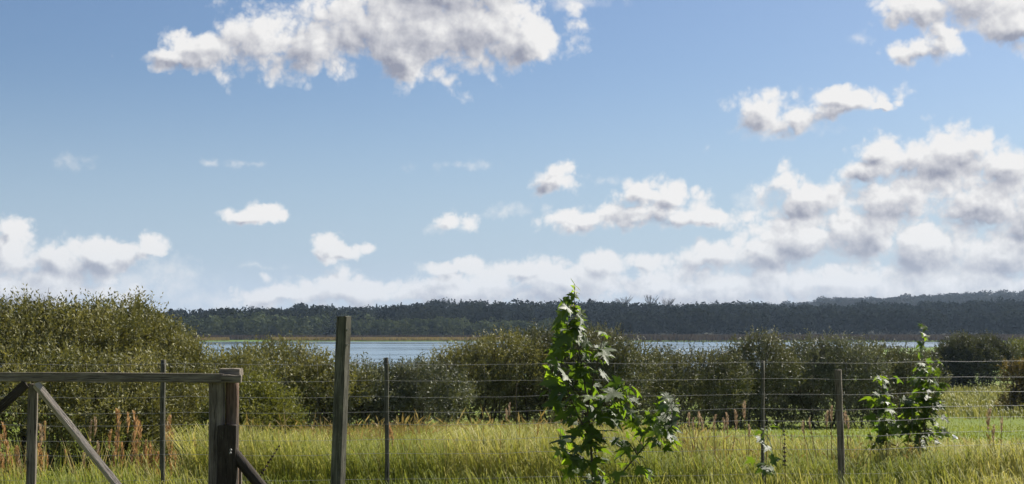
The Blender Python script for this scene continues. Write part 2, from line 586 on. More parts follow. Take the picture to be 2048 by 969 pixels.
def tube(points, radii, n=7, jitter=0.0):
    """tapered tube; returns verts, quad faces"""
    pts = [Vector(p) for p in points]
    vs, fs = [], []
    prev = None
    for i, p in enumerate(pts):
        a = pts[max(i - 1, 0)]
        b_ = pts[min(i + 1, len(pts) - 1)]
        t = (b_ - a).normalized()
        ref = Vector((0, 1, 0)) if abs(t.y) < .9 else Vector((1, 0, 0))
        u = t.cross(ref).normalized()
        v = t.cross(u)
        for k in range(n):
            an = 2 * PI * k / n
            r = radii[i] * (1 + random.uniform(-jitter, jitter))
            vs.append(p + (u * math.cos(an) + v * math.sin(an)) * r)
    for i in range(len(pts) - 1):
        for k in range(n):
            a0 = i * n + k
            a1 = i * n + (k + 1) % n
            fs.append((a0, a1, a1 + n, a0 + n))
    return [tuple(v) for v in vs], fs


def tubes_mesh(name, tubes, n=6, jitter=0.0, smooth=True):
    V, Fc = [], []
    for pts, rad in tubes:
        v, f = tube(pts, rad, n, jitter)
        o = len(V)
        V += v
        Fc += [tuple(i + o for i in q) for q in f]
        for base in (o, o + len(v) - n):
            c = np.mean(np.array(V[base:base + n]), axis=0)
            ci = len(V)
            V.append(tuple(c))
            for k in range(n):
                a_, b_ = base + k, base + (k + 1) % n
                Fc.append((a_, b_, ci) if base != o else (b_, a_, ci))
    me = bpy.data.meshes.new(name)
    me.from_pydata(V, [], Fc)
    if smooth:
        me.polygons.foreach_set('use_smooth', np.ones(len(me.polygons), dtype=bool))
    me.update()
    return me


def ground_z(x, d):
    """height of the land; flat by the fence, falling to the lake"""
    x = np.asarray(x, float)
    d = np.asarray(d, float)
    prof = np.interp(d, [-50, 13, 38, 57, 120, 250, 400, 560, 20000],
                     [-1.6, -1.6, -3.0, -4.06, -5.1, -6.05, -6.30, -6.25, -6.2])
    z = prof + EYE
    u = x / np.maximum(d, 1) * F + 1024
    # lake basin
    shore = np.interp(x, [-400, 30, 48, 71, 111, 150, 200, 260], [150, 150, 235, 345, 389, 450, 540, 700])
    inside = np.clip((d - shore) / 12, 0, 1) * np.clip((548 - d) / 6, 0, 1)
    z = z - inside * 1.6
    # wooded rise beyond the lake
    sk = np.interp(u, [-400, 200, 340, 500, 640, 760, 880, 960, 1100, 1240, 1450, 1640, 1780, 2048, 2600],
                   [640, 630, 624, 620, 612, 610, 602, 607, 605, 603, 608, 610, 606, 601, 594])
    top = (650 - sk) / F * 900 + EYE - 13.0
    k = np.clip((d - 640) / 260, 0, 1)
    k = k * k * (3 - 2 * k)
    z = z + (top - (-4.6)) * k * (d > 600)
    rk = np.interp(u, [-400, 1350, 1480, 1628, 1644, 1780, 1860, 1900, 2048, 2600], [690, 612, 604, 601, 592, 591, 586, 582, 578, 570])
    rtop = (650 - rk) / F * 1600 + EYE - 13.0
    k2 = np.clip((d - 1150) / 450, 0, 1)
    z = np.where(d > 1150, z * (1 - k2) + np.maximum(rtop, -3) * k2, z)
    return z


WATER_Z = -6.5 + EYE

# ------------------------------------------------------------------ ground (one sheet to the horizon) and the lake
dd = np.concatenate([np.linspace(-40, 0, 5), np.linspace(2, 60, 60), np.linspace(62, 200, 50), np.linspace(204, 600, 110),
                     np.linspace(610, 1000, 40), np.linspace(1020, 1700, 35), np.array([2000, 3000, 6000, 12000])])
uu = np.linspace(-1.2, 1.2, 161)
DD, UU = np.meshgrid(dd, uu, indexing='ij')
XX = UU * np.maximum(DD, 60) * 1.0
ZZ = ground_z(XX, DD)
rough_z = np.sin(XX * .9 + DD * .37) * np.cos(DD * .8 - XX * .3) * .03
ZZ = ZZ + rough_z * (DD < 540)
nr, nc = DD.shape
idx = np.arange(nr * nc).reshape(nr, nc)
fq = np.stack([idx[:-1, :-1], idx[:-1, 1:], idx[1:, 1:], idx[1:, :-1]], -1).reshape(-1, 4)
gme = np_mesh("ground", np.stack([XX, DD, ZZ], -1).reshape(-1, 3), fq, smooth=True)
tag(link("ground", gme, M['ground']), kind='structure')

wv = np.array([(-900, 120, WATER_Z), (330, 120, WATER_Z), (330, 562, WATER_Z), (-900, 562, WATER_Z)], float)
tag(link("lake", np_mesh("lake", wv, np.array([[0, 1, 2, 3]])), M['water']), kind='structure')


# ------------------------------------------------------------------ far woods
def crown_quads(n, w_, h_, size, conical=False, rs=None):
    """leaf clumps spread over and in a lumpy crown whose base is at z=0"""
    rs = rs or np.random.default_rng(3)
    d = norm(rs.normal(size=(n, 3)))
    nl = 7
    lob = norm(rs.normal(size=(nl, 3)))
    bulge = np.max(d @ lob.T, axis=1)
    r = (.55 + .45 * bulge ** 2) * rs.uniform(.72, 1.03, n)
    p = d * r[:, None]
    zz = (p[:, 2] + 1) / 2
    if conical:
        taper = np.clip(1.08 - zz, .08, 1)
        p[:, 0] *= taper
        p[:, 1] *= taper
    c = np.stack([p[:, 0] * w_, p[:, 1] * w_, zz * h_], -1)
    nrm = norm(d + rs.normal(size=(n, 3)) * .4)
    t1 = norm(np.cross(nrm, rs.normal(size=(n, 3))))
    t2 = np.cross(nrm, t1)
    s = size * rs.uniform(.6, 1.3, n)[:, None]
    q = np.stack([c - t1 * s, c - t2 * s * .8, c + t1 * s, c + t2 * s * .8], 1)
    q += rs.normal(size=q.shape) * size * .15
    return q


def replicate(variants, pos, scl, rot, pick, tone_off):
    out, tn = [], []
    for k, q in enumerate(variants):
        sel = np.where(pick == k)[0]
        if not len(sel):
            continue
        c, s = np.cos(rot[sel]), np.sin(rot[sel])
        x = q[None, ..., 0] * c[:, None, None] - q[None, ..., 1] * s[:, None, None]
        y = q[None, ..., 0] * s[:, None, None] + q[None, ..., 1] * c[:, None, None]
        z = np.broadcast_to(q[None, ..., 2], x.shape)
        v = np.stack([x * scl[sel, 0][:, None, None], y * scl[sel, 0][:, None, None], z * scl[sel, 1][:, None, None]], -1)
        v = v + pos[sel][:, None, None, :]
        out.append(v.reshape(-1, 4, 3))
        t = rng.uniform(0, .55, (len(sel), len(q))) + tone_off[sel][:, None]
        tn.append(np.clip(t, 0, 1).ravel())
    return np.concatenate(out), np.concatenate(tn)


VR = [crown_quads(200, .5, 1.0, .06, False, np.random.default_rng(20 + i)) for i in range(5)]
VC = [crown_quads(120, .42, 1.0, .06, True, np.random.default_rng(40 + i)) for i in range(2)]


def wood(name, label, mat, px0, px1, d0, d1, step, h_, wfac, con=.1, hjit=.2, sink=.25):
    pos, scl = [], []
    d = d0
    while d < d1:
        x = (px0 - 1024) / F * d
        xe = (px1 - 1024) / F * d
        while x < xe:
            xx = x + random.uniform(-.5, .5) * step
            dj = d + random.uniform(-.5, .5) * step
            hh = h_ * random.uniform(1 - hjit, 1 + hjit)
            big = mnoise.noise(Vector((xx * .02, dj * .02, 1.7)))
            hh *= 1 + .18 * big
            pos.append((xx, dj, float(ground_z(xx, dj)) - sink))
            scl.append((hh * wfac * random.uniform(.8, 1.25), hh))
            x += step
        d += step * 1.05
    pos, scl = np.array(pos), np.array(scl)
    n = len(pos)
    pick = rng.integers(0, 5, n)
    pick = np.where(rng.random(n) < con, rng.integers(5, 7, n), pick)
    q, t = replicate(VR + VC, pos, scl, rng.uniform(0, 6.28, n), pick, rng.uniform(0, .45, n))
    o = link(name, quads_mesh(name, q, t), M[mat])
    tag(o, label, 'forest', kind='stuff')
    print(name, n, 'trees', len(q), 'quads')
    return o


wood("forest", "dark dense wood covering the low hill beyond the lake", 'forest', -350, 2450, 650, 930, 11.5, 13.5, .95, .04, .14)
wood("forest", "mixed paler wood at the foot of the hill on the far left shore", 'forest_shore', -300, 740, 610, 800, 10, 11.0, 1.0, .10)
wood("forest", "lower paler trees along the foot of the dark hill left of the maple", 'forest_shore', 740, 1140, 612, 655, 9.0, 9.0, 1.05, .05)
wood("forest", "distant grey-brown wooded ridge rising behind the dark wood on the right", 'forest_back', 1420, 2450, 1380, 1640, 17, 13, 1.1, .0, .12)


def single_tree(name, label, px, d, top_y, wpx, mat, con=False, seed=0, group=None, n=420, base_y=None):
    x = (px - 1024) / F * d
    gz = float(ground_z(x, d))
    top = EYE + (650 - top_y) / F * d
    H = top - gz
    W = wpx / F * d
    t = empty(name, (x, d, gz), label, 'tree', group)
    rs = np.random.default_rng(100 + seed)
    q = crown_quads(n, W * .55, H * (.8 if not con else .86), max(W, H * .5) * .055 + .1, con, rs)
    q[..., 2] += H * (.14 if con else .2)
    tone = np.clip(rs.uniform(0, .6, len(q)) + rs.uniform(.1, .4), 0, 1)
    link('crown', quads_mesh('crown', q, tone), M[mat], t)
    me = tubes_mesh('trunk', [([(0, 0, -.5), (random.uniform(-.3, .3), 0, H * .4), (0, 0, H * .8)], [.3, .22, .06])], 6, .05)
    link('trunk', me, M['bark'], t)
    return t


# trees one can tell apart along the far shore (paler, rounded)
shore = [(412, 645, 46, 'broad grey-green tree at the left end of the far shore'),
         (466, 651, 40, 'low grey-green tree, second from the left end of the far shore'),
         (515, 640, 52, 'tall rounded tree above the gate post on the far shore'),
         (560, 648, 46, 'small rounded tree above the peak of the rounded willow bush'),
         (612, 655, 40, 'lowest shore tree left of the tall leaning post'),
         (742, 655, 44, 'low spreading tree above the reeds just right of the leaning post'),
         (790, 640, 56, 'broad rounded shore tree, second right of the leaning post'),
         (838, 632, 62, 'tallest domed tree of the pale shore group behind the tan reeds'),
         (884, 634, 60, 'domed tree just right of the tallest pale shore tree'),
         (930, 642, 50, 'rounded shore tree below the right slope of the highest left skyline'),
         (968, 648, 44, 'smaller rounded tree behind the tan reeds above the swan'),
         (1012, 640, 50, 'tall ragged shore tree above the swan'),
         (1056, 645, 46, 'ragged shore tree at the right end of the tan reeds'),
         (1180, 648, 44, 'bushy dark shore tree just right of the maple stem'),
         (1246, 636, 60, 'broad dark shore tree under the bushy leafless treetop'),
         (1300, 645, 50, 'dim rounded shore tree under the taller leafless treetop'),
         (1375, 650, 44, 'dim low shore tree below the three dark skyline treetops')]
for i, (px, ty, wp, lab) in enumerate(shore):
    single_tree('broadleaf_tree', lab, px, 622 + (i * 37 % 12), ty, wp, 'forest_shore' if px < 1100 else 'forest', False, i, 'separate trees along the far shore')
# emergent trees on the skyline
emer = [(700, 607, 9, 'thin spire of a conifer above the wood right of the leaning post'),
        (753, 605, 11, 'small conifer tip on the left part of the skyline'),
        (888, 600, 12, 'left one of two close conifers on the highest left skyline'),
        (909, 597, 16, 'wider right one of two close conifers on the highest left skyline'),
        (1408, 600, 16, 'dark round treetop on the skyline, first of three right of the maple'),
        (1434, 599, 14, 'dark round treetop on the skyline, middle of three right of the maple'),
        (1452, 601, 10, 'small dark treetop on the skyline, last of three right of the maple'),
        (1655, 606, 20, 'dark treetop against the paler distant ridge, left of the wooden fence post'),
        (1700, 607, 18, 'dark treetop against the paler distant ridge, right of the wooden fence post'),
        (1770, 598, 16, 'dark emergent treetop before the ridge left of the right sapling'),
        (1983, 594, 11, 'left of a pair of dark tips on the right skyline'),
        (2000, 592, 15, 'right and larger of a pair of dark tips on the right skyline'),
        (612, 611, 9, 'small dark treetop on the skyline left of the leaning post')]
for i, (px, ty, wp, lab) in enumerate(emer):
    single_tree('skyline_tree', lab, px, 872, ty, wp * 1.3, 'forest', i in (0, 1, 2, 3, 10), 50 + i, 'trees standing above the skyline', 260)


def bare_tree(px, ty, d, wpx, label, seed):
    rnd = random.Random(seed)
    x = (px - 1024) / F * d
    gz = float(ground_z(x, d))
    H = EYE + (650 - ty) / F * d - gz
    W = wpx / F * d
    t = empty('bare_tree', (x, d, gz), label, 'tree', 'bare-topped trees on the skyline')
    link('trunk', tubes_mesh('trunk', [([(0, 0, -.5), (.2, 0, H * .4), (0, 0, H * .7)], [.35, .3, .2])], 6, .05), M['bark'], t)
    tb = []
    for k in range(26):
        a = rnd.uniform(0, 6.28)
        z0 = H * rnd.uniform(.5, .72)
        r = W * .5 * rnd.uniform(.3, 1)
        e = Vector((math.cos(a) * r, math.sin(a) * r, H * rnd.uniform(.82, 1.0)))
        s = Vector((0, 0, z0))
        mid = s.lerp(e, .5) + Vector((rnd.uniform(-.4, .4), 0, -.3))
        tb.append(([s, mid, e], [.14, .10, .05]))
        for j in range(3):
            e2 = mid.lerp(e, rnd.random()) + Vector((rnd.uniform(-1, 1), rnd.uniform(-1, 1), rnd.uniform(.3, 1.2)))
            tb.append(([mid.lerp(e, .3 + .2 * j), e2], [.07, .035]))
    link('branches', tubes_mesh('branches', tb, 4), M['bark'], t)['kind'] = 'stuff'


bare_tree(1248, 592, 868, 52, 'leafless bushy treetop on the skyline just right of the maple tip', 1)
bare_tree(1300, 590, 868, 44, 'taller leafless treetop on the skyline, right of the bushy bare one', 2)
bare_tree(1336, 596, 868, 30, 'thin leafless twigs on the skyline, rightmost of the three bare trees', 3)

print('bushes next')


# ------------------------------------------------------------------ reed beds on the far shore
def reeds(name, label, mat, px0, px1, d0, d1, n, h0, h1, width):
    d = rng.uniform(d0, d1, n)
    px = rng.uniform(px0, px1, n)
    x = (px - 1024) / F * d
    z = np.maximum(ground_z(x, d), WATER_Z - .2)
    hgt = rng.uniform(h0, h1, n)
    base = np.stack([x, d, z], -1)
    lean = np.stack([rng.normal(0, .12, n), rng.normal(0, .08, n), np.ones(n)], -1)
    side = np.stack([np.ones(n), rng.normal(0, .8, n), np.zeros(n)], -1)
    q = leaf_quads(base, lean, side, hgt, np.full(n, width))
    o = link(name, quads_mesh(name, q, rng.random(n)), M[mat])
    return tag(o, label, 'reeds', kind='stuff')


reeds('reed_bed', 'tan strip of reeds along the far shore left of the maple', 'reed_tan', 545, 1130, 549, 572, 15000, 1.0, 1.5, .30)
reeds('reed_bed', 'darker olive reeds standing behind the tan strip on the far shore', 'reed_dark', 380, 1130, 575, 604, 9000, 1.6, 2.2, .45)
reeds('reed_bed', 'low reeds at the left end of the far shore beside the big willow', 'reed_tan', 330, 460, 552, 580, 3000, .8, 1.4, .30)
reeds('reed_bed', 'reed belt coloured dark brown for cloud shadow, between lake and wood on the right', 'reed_dark', 1130, 2250, 545, 600, 22000, 1.7, 2.6, .42)  # cloud shadow over this belt is painted by the darker reed colour

for i, (px, py, label, nm) in enumerate([(1014, 691, 'white swan floating on the lake just left of the maple', 'swan'),
                                         (891, 689, 'left one of two tiny dark ducks on the lake above the low bushes', 'duck'),
                                         (917, 689, 'right one of two tiny dark ducks on the lake above the low bushes', 'duck')]):
    d = (EYE - WATER_Z) * F / (py - 650)
    p = P(px, py, d)
    k = .55 if nm == 'swan' else .3
    e = empty(nm, (p.x, p.y, WATER_Z), label, nm, 'ducks on the lake' if nm == 'duck' else None)
    body = tubes_mesh('body', [([(-.75 * k, 0, .12 * k), (-.5 * k, 0, .2 * k), (0, 0, .22 * k), (.45 * k, 0, .2 * k), (.62 * k, 0, .2 * k)], [.03 * k, .22 * k, .34 * k, .24 * k, .08 * k])], 8)
    link('body', body, M[nm], e)
    nk = tubes_mesh('neck', [([(.5 * k, 0, .2 * k), (.68 * k, 0, .5 * k), (.6 * k, 0, .85 * k), (.72 * k, 0, 1.0 * k), (.95 * k, 0, .93 * k)], [.12 * k, .08 * k, .06 * k, .09 * k, .02 * k])], 7)
    link('neck', nk, M[nm], e)


# ------------------------------------------------------------------ bushes
BUSH_DENSITY = 1.9


def bush(name, label, lobes, mat, leaf, shoots, base_d, group='willow bushes between field and lake', per=9, width=.36, shoot_len=.30, inner=.38, cat='bush', seed=0, upright=.8, hollowness=.75):
    """lobes: (px, py, depth, half-width px, half-height px); shoots of leaves grow out of every lobe"""
    rs = np.random.default_rng(500 + seed)
    L = []
    for (px, py, d, rx, ry) in lobes:
        if py > 805 and 30 < d < 60:
            d += .9
        c = P(px, py, d)
        if py < 800:
            c.z -= shoot_len * .5
        rx = rx * (1.14 if 30 < d < 60 else 1)
        L.append((np.array(c), np.array([rx / F * d, rx / F * d * (1.05 if py < 805 or d < 30 else .42), ry / F * d])))
    area = np.array([r[0] * r[2] for _, r in L])
    base = np.mean([c for c, _ in L], axis=0)
    bx, by = base[0], base_d if base_d else base[1]
    gz = float(ground_z(bx, by))
    origin = np.array([bx, by, gz])
    e = empty(name, tuple(origin), label, cat, group)
    Q, T = [], []
    gz_low = min(c_[2] for c_, _ in L) + .05 if base_d > 30 else -99
    for (c, r), a in zip(L, area):
        n = int(shoots * BUSH_DENSITY * a / area.sum())
        d = norm(rs.normal(size=(n * 3, 3)))
        # the side towards the viewer and the top are the ones seen: fewer shoots on the far side
        keep = rs.random(n * 3) < (.30 + .45 * (d[:, 1] < .2) + .25 * (d[:, 2] > 0))
        hollow = (c[2] > gz_low) & (d[:, 2] < -.25) & (d[:, 1] < .3) & (rs.random(n * 3) < hollowness)
        keep &= ~hollow
        d = d[keep][:n]
        n = len(d)
        lump = np.array([mnoise.noise(Vector((q[0] * 2.6 + c[0], q[1] * 2.6, q[2] * 2.6 + c[2]))) for q in d])
        rad = (1 + .28 * lump) * np.where(rs.random(n) < inner, rs.uniform(.45, .85, n), rs.uniform(.86, 1.04, n))
        s = c + d * r * rad[:, None]
        out = norm(d / r)
        dr = norm(out * .55 + np.array([0, 0, upright]) + rs.normal(size=(n, 3)) * .32)
        sl_ = shoot_len * rs.uniform(.5, 1.25, n)
        tone_s = np.clip(rs.normal(.45, .16, n) + .25 * lump, 0, 1)
        k = (np.arange(per) + .5) / per
        b = s[:, None, :] + dr[:, None, :] * (sl_[:, None] * k[None, :])[..., None]
        b = b + rs.normal(size=b.shape) * .012
        ld = norm(dr[:, None, :] * .75 + norm(rs.normal(size=(n, per, 3))) * .8)
        sd = rs.normal(size=(n, per, 3))
        ll = leaf * 1.25 * rs.uniform(.6, 1.25, (n, per)) * (1.05 - .35 * k[None, :])
        Q.append(leaf_quads(b.reshape(-1, 3), ld.reshape(-1, 3), sd.reshape(-1, 3), ll.ravel(), (ll * width).ravel()))
        T.append(np.clip(tone_s[:, None] + rs.normal(0, .11, (n, per)), 0, 1).ravel())
    q = np.concatenate(Q)
    t = np.concatenate(T)
    zc = q[..., 2].mean(1)
    gq = ground_z(q[:, 0, 0], q[:, 0, 1])
    ok = zc > gq + .02
    q, t = q[ok], t[ok]
    link('foliage', quads_mesh('foliage', q - origin, t), M[mat], e)['kind'] = 'stuff'
    rnd = random.Random(seed)
    tb = []
    for c, r in L:
        for k in range(4):
            g0 = Vector((c[0] - bx + rnd.uniform(-.5, .5) * r[0], c[1] - by + rnd.uniform(-.3, .5) * r[1], 0))
            g0.z = float(ground_z(bx + g0.x, by + g0.y)) - gz - .1
            tp = Vector((c[0] - bx + rnd.uniform(-.6, .6) * r[0], c[1] - by + rnd.uniform(-.5, .5) * r[1], c[2] - gz + r[2] * rnd.uniform(.3, .75)))
            md = g0.lerp(tp, .5) + Vector((rnd.uniform(-.1, .1), rnd.uniform(-.1, .1), 0))
            rr = .028 if by < 60 else .06
            tb.append(([g0, md, tp], [rr, rr * .7, rr * .3]))
            for j in range(3):
                s0 = md.lerp(tp, rnd.uniform(0, .6))
                tb.append(([s0, s0 + Vector((rnd.uniform(-.5, .5), rnd.uniform(-.5, .3), rnd.uniform(.2, .6))) * max(r[0], .4)], [rr * .5, rr * .2]))
    for k in range(26):
        c, r = L[rnd.randrange(len(L))]
        if c[2] < gz + 1.0 and by < 60 and len(L) > 2 and rnd.random() < .7:
            continue
        a_, b_ = rnd.uniform(0, PI), rnd.uniform(.2, 1.2)
        dv = Vector((math.cos(a_) * math.cos(b_), -abs(math.sin(a_)) * math.cos(b_), math.sin(b_)))
        s0 = Vector(c) - Vector(origin) + Vector((dv.x * r[0], dv.y * r[1], dv.z * r[2])) * .8
        e0 = s0 + (dv + Vector((rnd.uniform(-.3, .3), 0, .9))).normalized() * shoot_len * rnd.uniform(1.0, 2.1)
        rr = .0055 * max(1, by / 22)
        tb.append(([s0, s0.lerp(e0, .5) + Vector((rnd.uniform(-.02, .02), 0, .02)), e0], [rr, rr * .7, rr * .35]))
        m0 = s0.lerp(e0, .55)
        tb.append(([m0, m0 + Vector((rnd.uniform(-.5, .5), 0, .7)).normalized() * shoot_len * .5], [rr * .6, rr * .3]))
    link('branches', tubes_mesh('branches', tb, 5), M['bark'], e)['kind'] = 'stuff'
    return len(q)


total = 0
total += bush('willow_bush', 'largest olive-green willow bush, behind the gate at the left edge',
              [(-60, 700, 20.5, 150, 105), (60, 690, 20.5, 130, 92), (150, 715, 21, 150, 112), (40, 830, 19.3, 190, 120), (205, 850, 19.6, 150, 110)],
              'willow', .058, 5200, 20, seed=1)
total += bush('willow_bush', 'tall rounded willow bush joined to the right of the largest one, above the gate rail',
              [(250, 700, 22, 105, 98), (318, 745, 22, 85, 100), (300, 850, 20.5, 120, 115), (362, 800, 21.5, 60, 100)],
              'willow', .058, 3800, 21.5, seed=2)
total += bush('willow_bush', 'lower willow bush sloping down right behind the gate post',
              [(410, 790, 25, 62, 70), (470, 812, 24, 80, 86), (400, 870, 22, 80, 80)],
              'willow', .062, 1700, 24, seed=3)
total += bush('willow_bush', 'low yellow-green bush spreading into the grass right of the gate post',
              [(500, 835, 19.5, 60, 55), (545, 850, 20, 45, 45), (470, 870, 19, 55, 60)],
              'willow_light', .050, 1300, 19.5, seed=4)
total += bush('willow_bush', 'rounded willow bush with thin tips against the lake, left of the leaning post',
              [(555, 749, 36, 90, 62), (500, 775, 36, 74, 52), (630, 776, 36, 84, 60), (560, 812, 36.8, 115, 46), (640, 818, 36.8, 75, 42)],
              'willow', .088, 2700, 36, seed=5, shoot_len=.42)
total += bush('willow_bush', 'low willow bush right of the leaning post in front of open water',
              [(720, 790, 37, 70, 58), (780, 790, 38, 70, 60), (850, 780, 38, 75, 55), (780, 818, 39, 110, 36)],
              'willow_silver', .090, 2200, 37.5, seed=6, shoot_len=.42)
total += bush('willow_bush', 'olive willow bush in the row left of the maple',
              [(905, 765, 41, 70, 62), (960, 752, 41.5, 70, 66), (1020, 742, 42, 70, 72), (960, 808, 42.5, 115, 46)],
              'willow', .092, 2300, 41.5, seed=7, shoot_len=.45)
total += bush('willow_bush', 'higher willow bush directly behind the maple sapling',
              [(1075, 738, 43, 75, 76), (1150, 735, 43, 80, 74), (1215, 740, 43, 70, 74), (1130, 808, 43.5, 140, 48)],
              'willow_grey', .095, 2900, 42.5, seed=8, shoot_len=.45)
total += bush('willow_bush', 'long even-topped willow bush right of the maple below the lake',
              [(1290, 762, 46, 76, 68), (1380, 766, 47, 85, 65), (1440, 764, 47, 50, 62), (1350, 814, 48, 135, 44)],
              'willow_grey', .098, 2200, 46.5, seed=9, shoot_len=.45)
total += bush('willow_bush', 'dome-shaped willow bush behind the thin steel fence post on the right',
              [(1520, 745, 50, 62, 72), (1470, 780, 50, 50, 62), (1520, 812, 51.5, 95, 46)],
              'willow_grey', .105, 2300, 50, seed=10, shoot_len=.5)
total += bush('willow_bush', 'mid-height willow bush behind the wooden fence post on the right',
              [(1620, 747, 52, 64, 68), (1690, 746, 52, 68, 66), (1650, 812, 53.5, 100, 44)],
              'willow_silver', .105, 2100, 51.5, seed=11, shoot_len=.5)
total += bush('willow_bush', 'willow bush ending the row behind the right maple sapling',
              [(1750, 752, 54, 62, 66), (1818, 762, 54, 52, 62), (1780, 810, 55.5, 80, 44)],
              'willow_grey', .105, 1700, 54, seed=12, shoot_len=.5)
total += bush('willow_bush', 'separate dark rounded willow bush far right beyond the open meadow',
              [(1930, 720, 108, 56, 44), (1975, 718, 110, 44, 42), (1900, 735, 107, 34, 36)],
              'willow_far', .20, 2600, 108, seed=13, shoot_len=.8)
total += bush('willow_bush', 'pale grey-green willow bush at the far right edge behind the dark one',
              [(2045, 710, 135, 50, 30), (2110, 712, 135, 60, 34)],
              'willow_light', .22, 1100, 135, seed=14, shoot_len=.8)
total += bush('thorn_bush', 'small brownish bush at the right edge above the wire fence',
              [(2035, 752, 70, 26, 34), (2075, 756, 70, 36, 38), (2045, 810, 70, 44, 26)],
              'willow_brown', .12, 700, 70, seed=15, shoot_len=.4, group=None)
total += bush('willow_bush', 'narrow light-leaved shrub in the meadow left of the dark far bush',
              [(1850, 715, 200, 24, 12), (1875, 742, 150, 22, 16)],
              'willow_light', .25, 260, 175, seed=16, shoot_len=.8)
print('bush quads', total)


# ------------------------------------------------------------------ grass
def fbm2(x, y, s, seed=0.0):
    return np.array([mnoise.noise(Vector((a * s, b * s, seed))) for a, b in zip(x, y)])


def blades(n, d0, d1, h0, h1, width, mask, seed=0, power=1.0, bend=.35, px0=-420, px1=2470):
    rs = np.random.default_rng(900 + seed)
    d = d0 + (d1 - d0) * rs.random(n) ** power
    px = rs.uniform(px0, px1, n)
    x = (px - 1024) / F * d
    keep = mask(px, d, x, rs)
    d, x = d[keep], x[keep]
    n = len(d)
    patch = fbm2(x, d, .55, 3.3 + seed)
    z = ground_z(x, d)
    h = rs.uniform(h0, h1, n) * (1 + .5 * patch)
    h = h * np.interp(d, [14, 26, 34, 40], [1, .62, .58, .7]) * np.interp((x / d * F + 1024), [1300, 1500], [1, .8]) if h1 > .6 else h
    ang = rs.uniform(0, 2 * PI, n)
    wind = np.array([-.25, 0])
    lean = np.stack([np.cos(ang), np.sin(ang)], -1) * rs.uniform(.1, 1, n)[:, None] * bend + wind * bend
    base = np.stack([x, d, z - .02], -1)
    s = np.stack([np.cos(ang + 1.57 + rs.normal(0, .5, n)), np.sin(ang + 1.57 + rs.normal(0, .5, n)), np.zeros(n)], -1)
    wd = (width * rs.uniform(.6, 1.4, n))[:, None]
    up = np.array([0, 0, 1.0])
    hh = h[:, None]
    ln = np.concatenate([lean, np.zeros((n, 1))], 1)
    p1 = base + up * hh * .55 + ln * hh * .25
    p2 = base + up * hh * .90 + ln * hh * .75
    p3 = base + up * hh * (1 - .5 * np.linalg.norm(lean, axis=1, keepdims=True)) + ln * hh * 1.35
    V = np.stack([base - s * wd * .5, base + s * wd * .5, p1 - s * wd * .5, p1 + s * wd * .5,
                  p2 - s * wd * .35, p2 + s * wd * .35, p3], 1)
    o = np.arange(n)[:, None] * 7
    qd = np.concatenate([o + np.array([[0, 1, 3, 2]]), o + np.array([[2, 3, 5, 4]])])
    tr = o + np.array([[4, 5, 6]])
    t = np.clip(rs.normal(.42, .2, n) + .42 * patch + np.interp(x / d * F + 1024, [1250, 1900], [0, .24]) * (d < 19), 0, 1)
    return V.reshape(-1, 3), qd, tr, np.concatenate([t, t, t])


def far_edge(px):
    return np.interp(px, [-200, 440, 560, 1250, 1400, 1700, 1900, 2200], [17, 19, 38.5, 42, 26, 22, 19.5, 19])


def tall_mask(px, d, x, rs):
    wob = np.sin(x * 1.7 + d * .6) * 1.0
    return (d < far_edge(px) + wob) & ((px > 440 + 60 * np.sin(d * 1.3)) | (rs.random(len(px)) < .012))


def short_mask(px, d, x, rs):
    return ((d > far_edge(px) - 4) & ((px > 1330) | (d < 45))) | (px < 480)


V, q, t, tn = blades(285000, 13.3, 43, .34, .66, .0062, tall_mask, 1, 1.25, .6)
tag(link('tall_grass', np_mesh('tall_grass', V, [q, t], tn), M['grass']), 'dense tall yellow-green grass filling the field behind the wire fence', 'grass', kind='stuff')
V, q, t, tn = blades(32000, 7.5, 13.6, .12, .34, .0065, lambda px, d, x, rs: np.ones(len(px), bool), 2, .7, .5)
tag(link('low_grass', np_mesh('low_grass', V, [q, t], tn), M['grass']), 'lower grass growing on the near side of the fence', 'grass', kind='stuff')
V, q, t, tn = blades(58000, 15, 62, .05, .13, .016, short_mask, 3, 1.0, .6)
tag(link('meadow_grass', np_mesh('meadow_grass', V, [q, t], tn), M['mown']), 'short bright green meadow grass behind the tall grass', 'grass', kind='stuff')
V, q, t, tn = blades(16000, 62, 112, .15, .5, .05, lambda px, d, x, rs: px > 1780, 4, 1.0, .5, px0=1780)
tag(link('rough_grass', np_mesh('rough_grass', V, [q, t], tn), M['pale_grass']), 'pale rough grass on the far right in front of the separate dark bush', 'grass', kind='stuff')


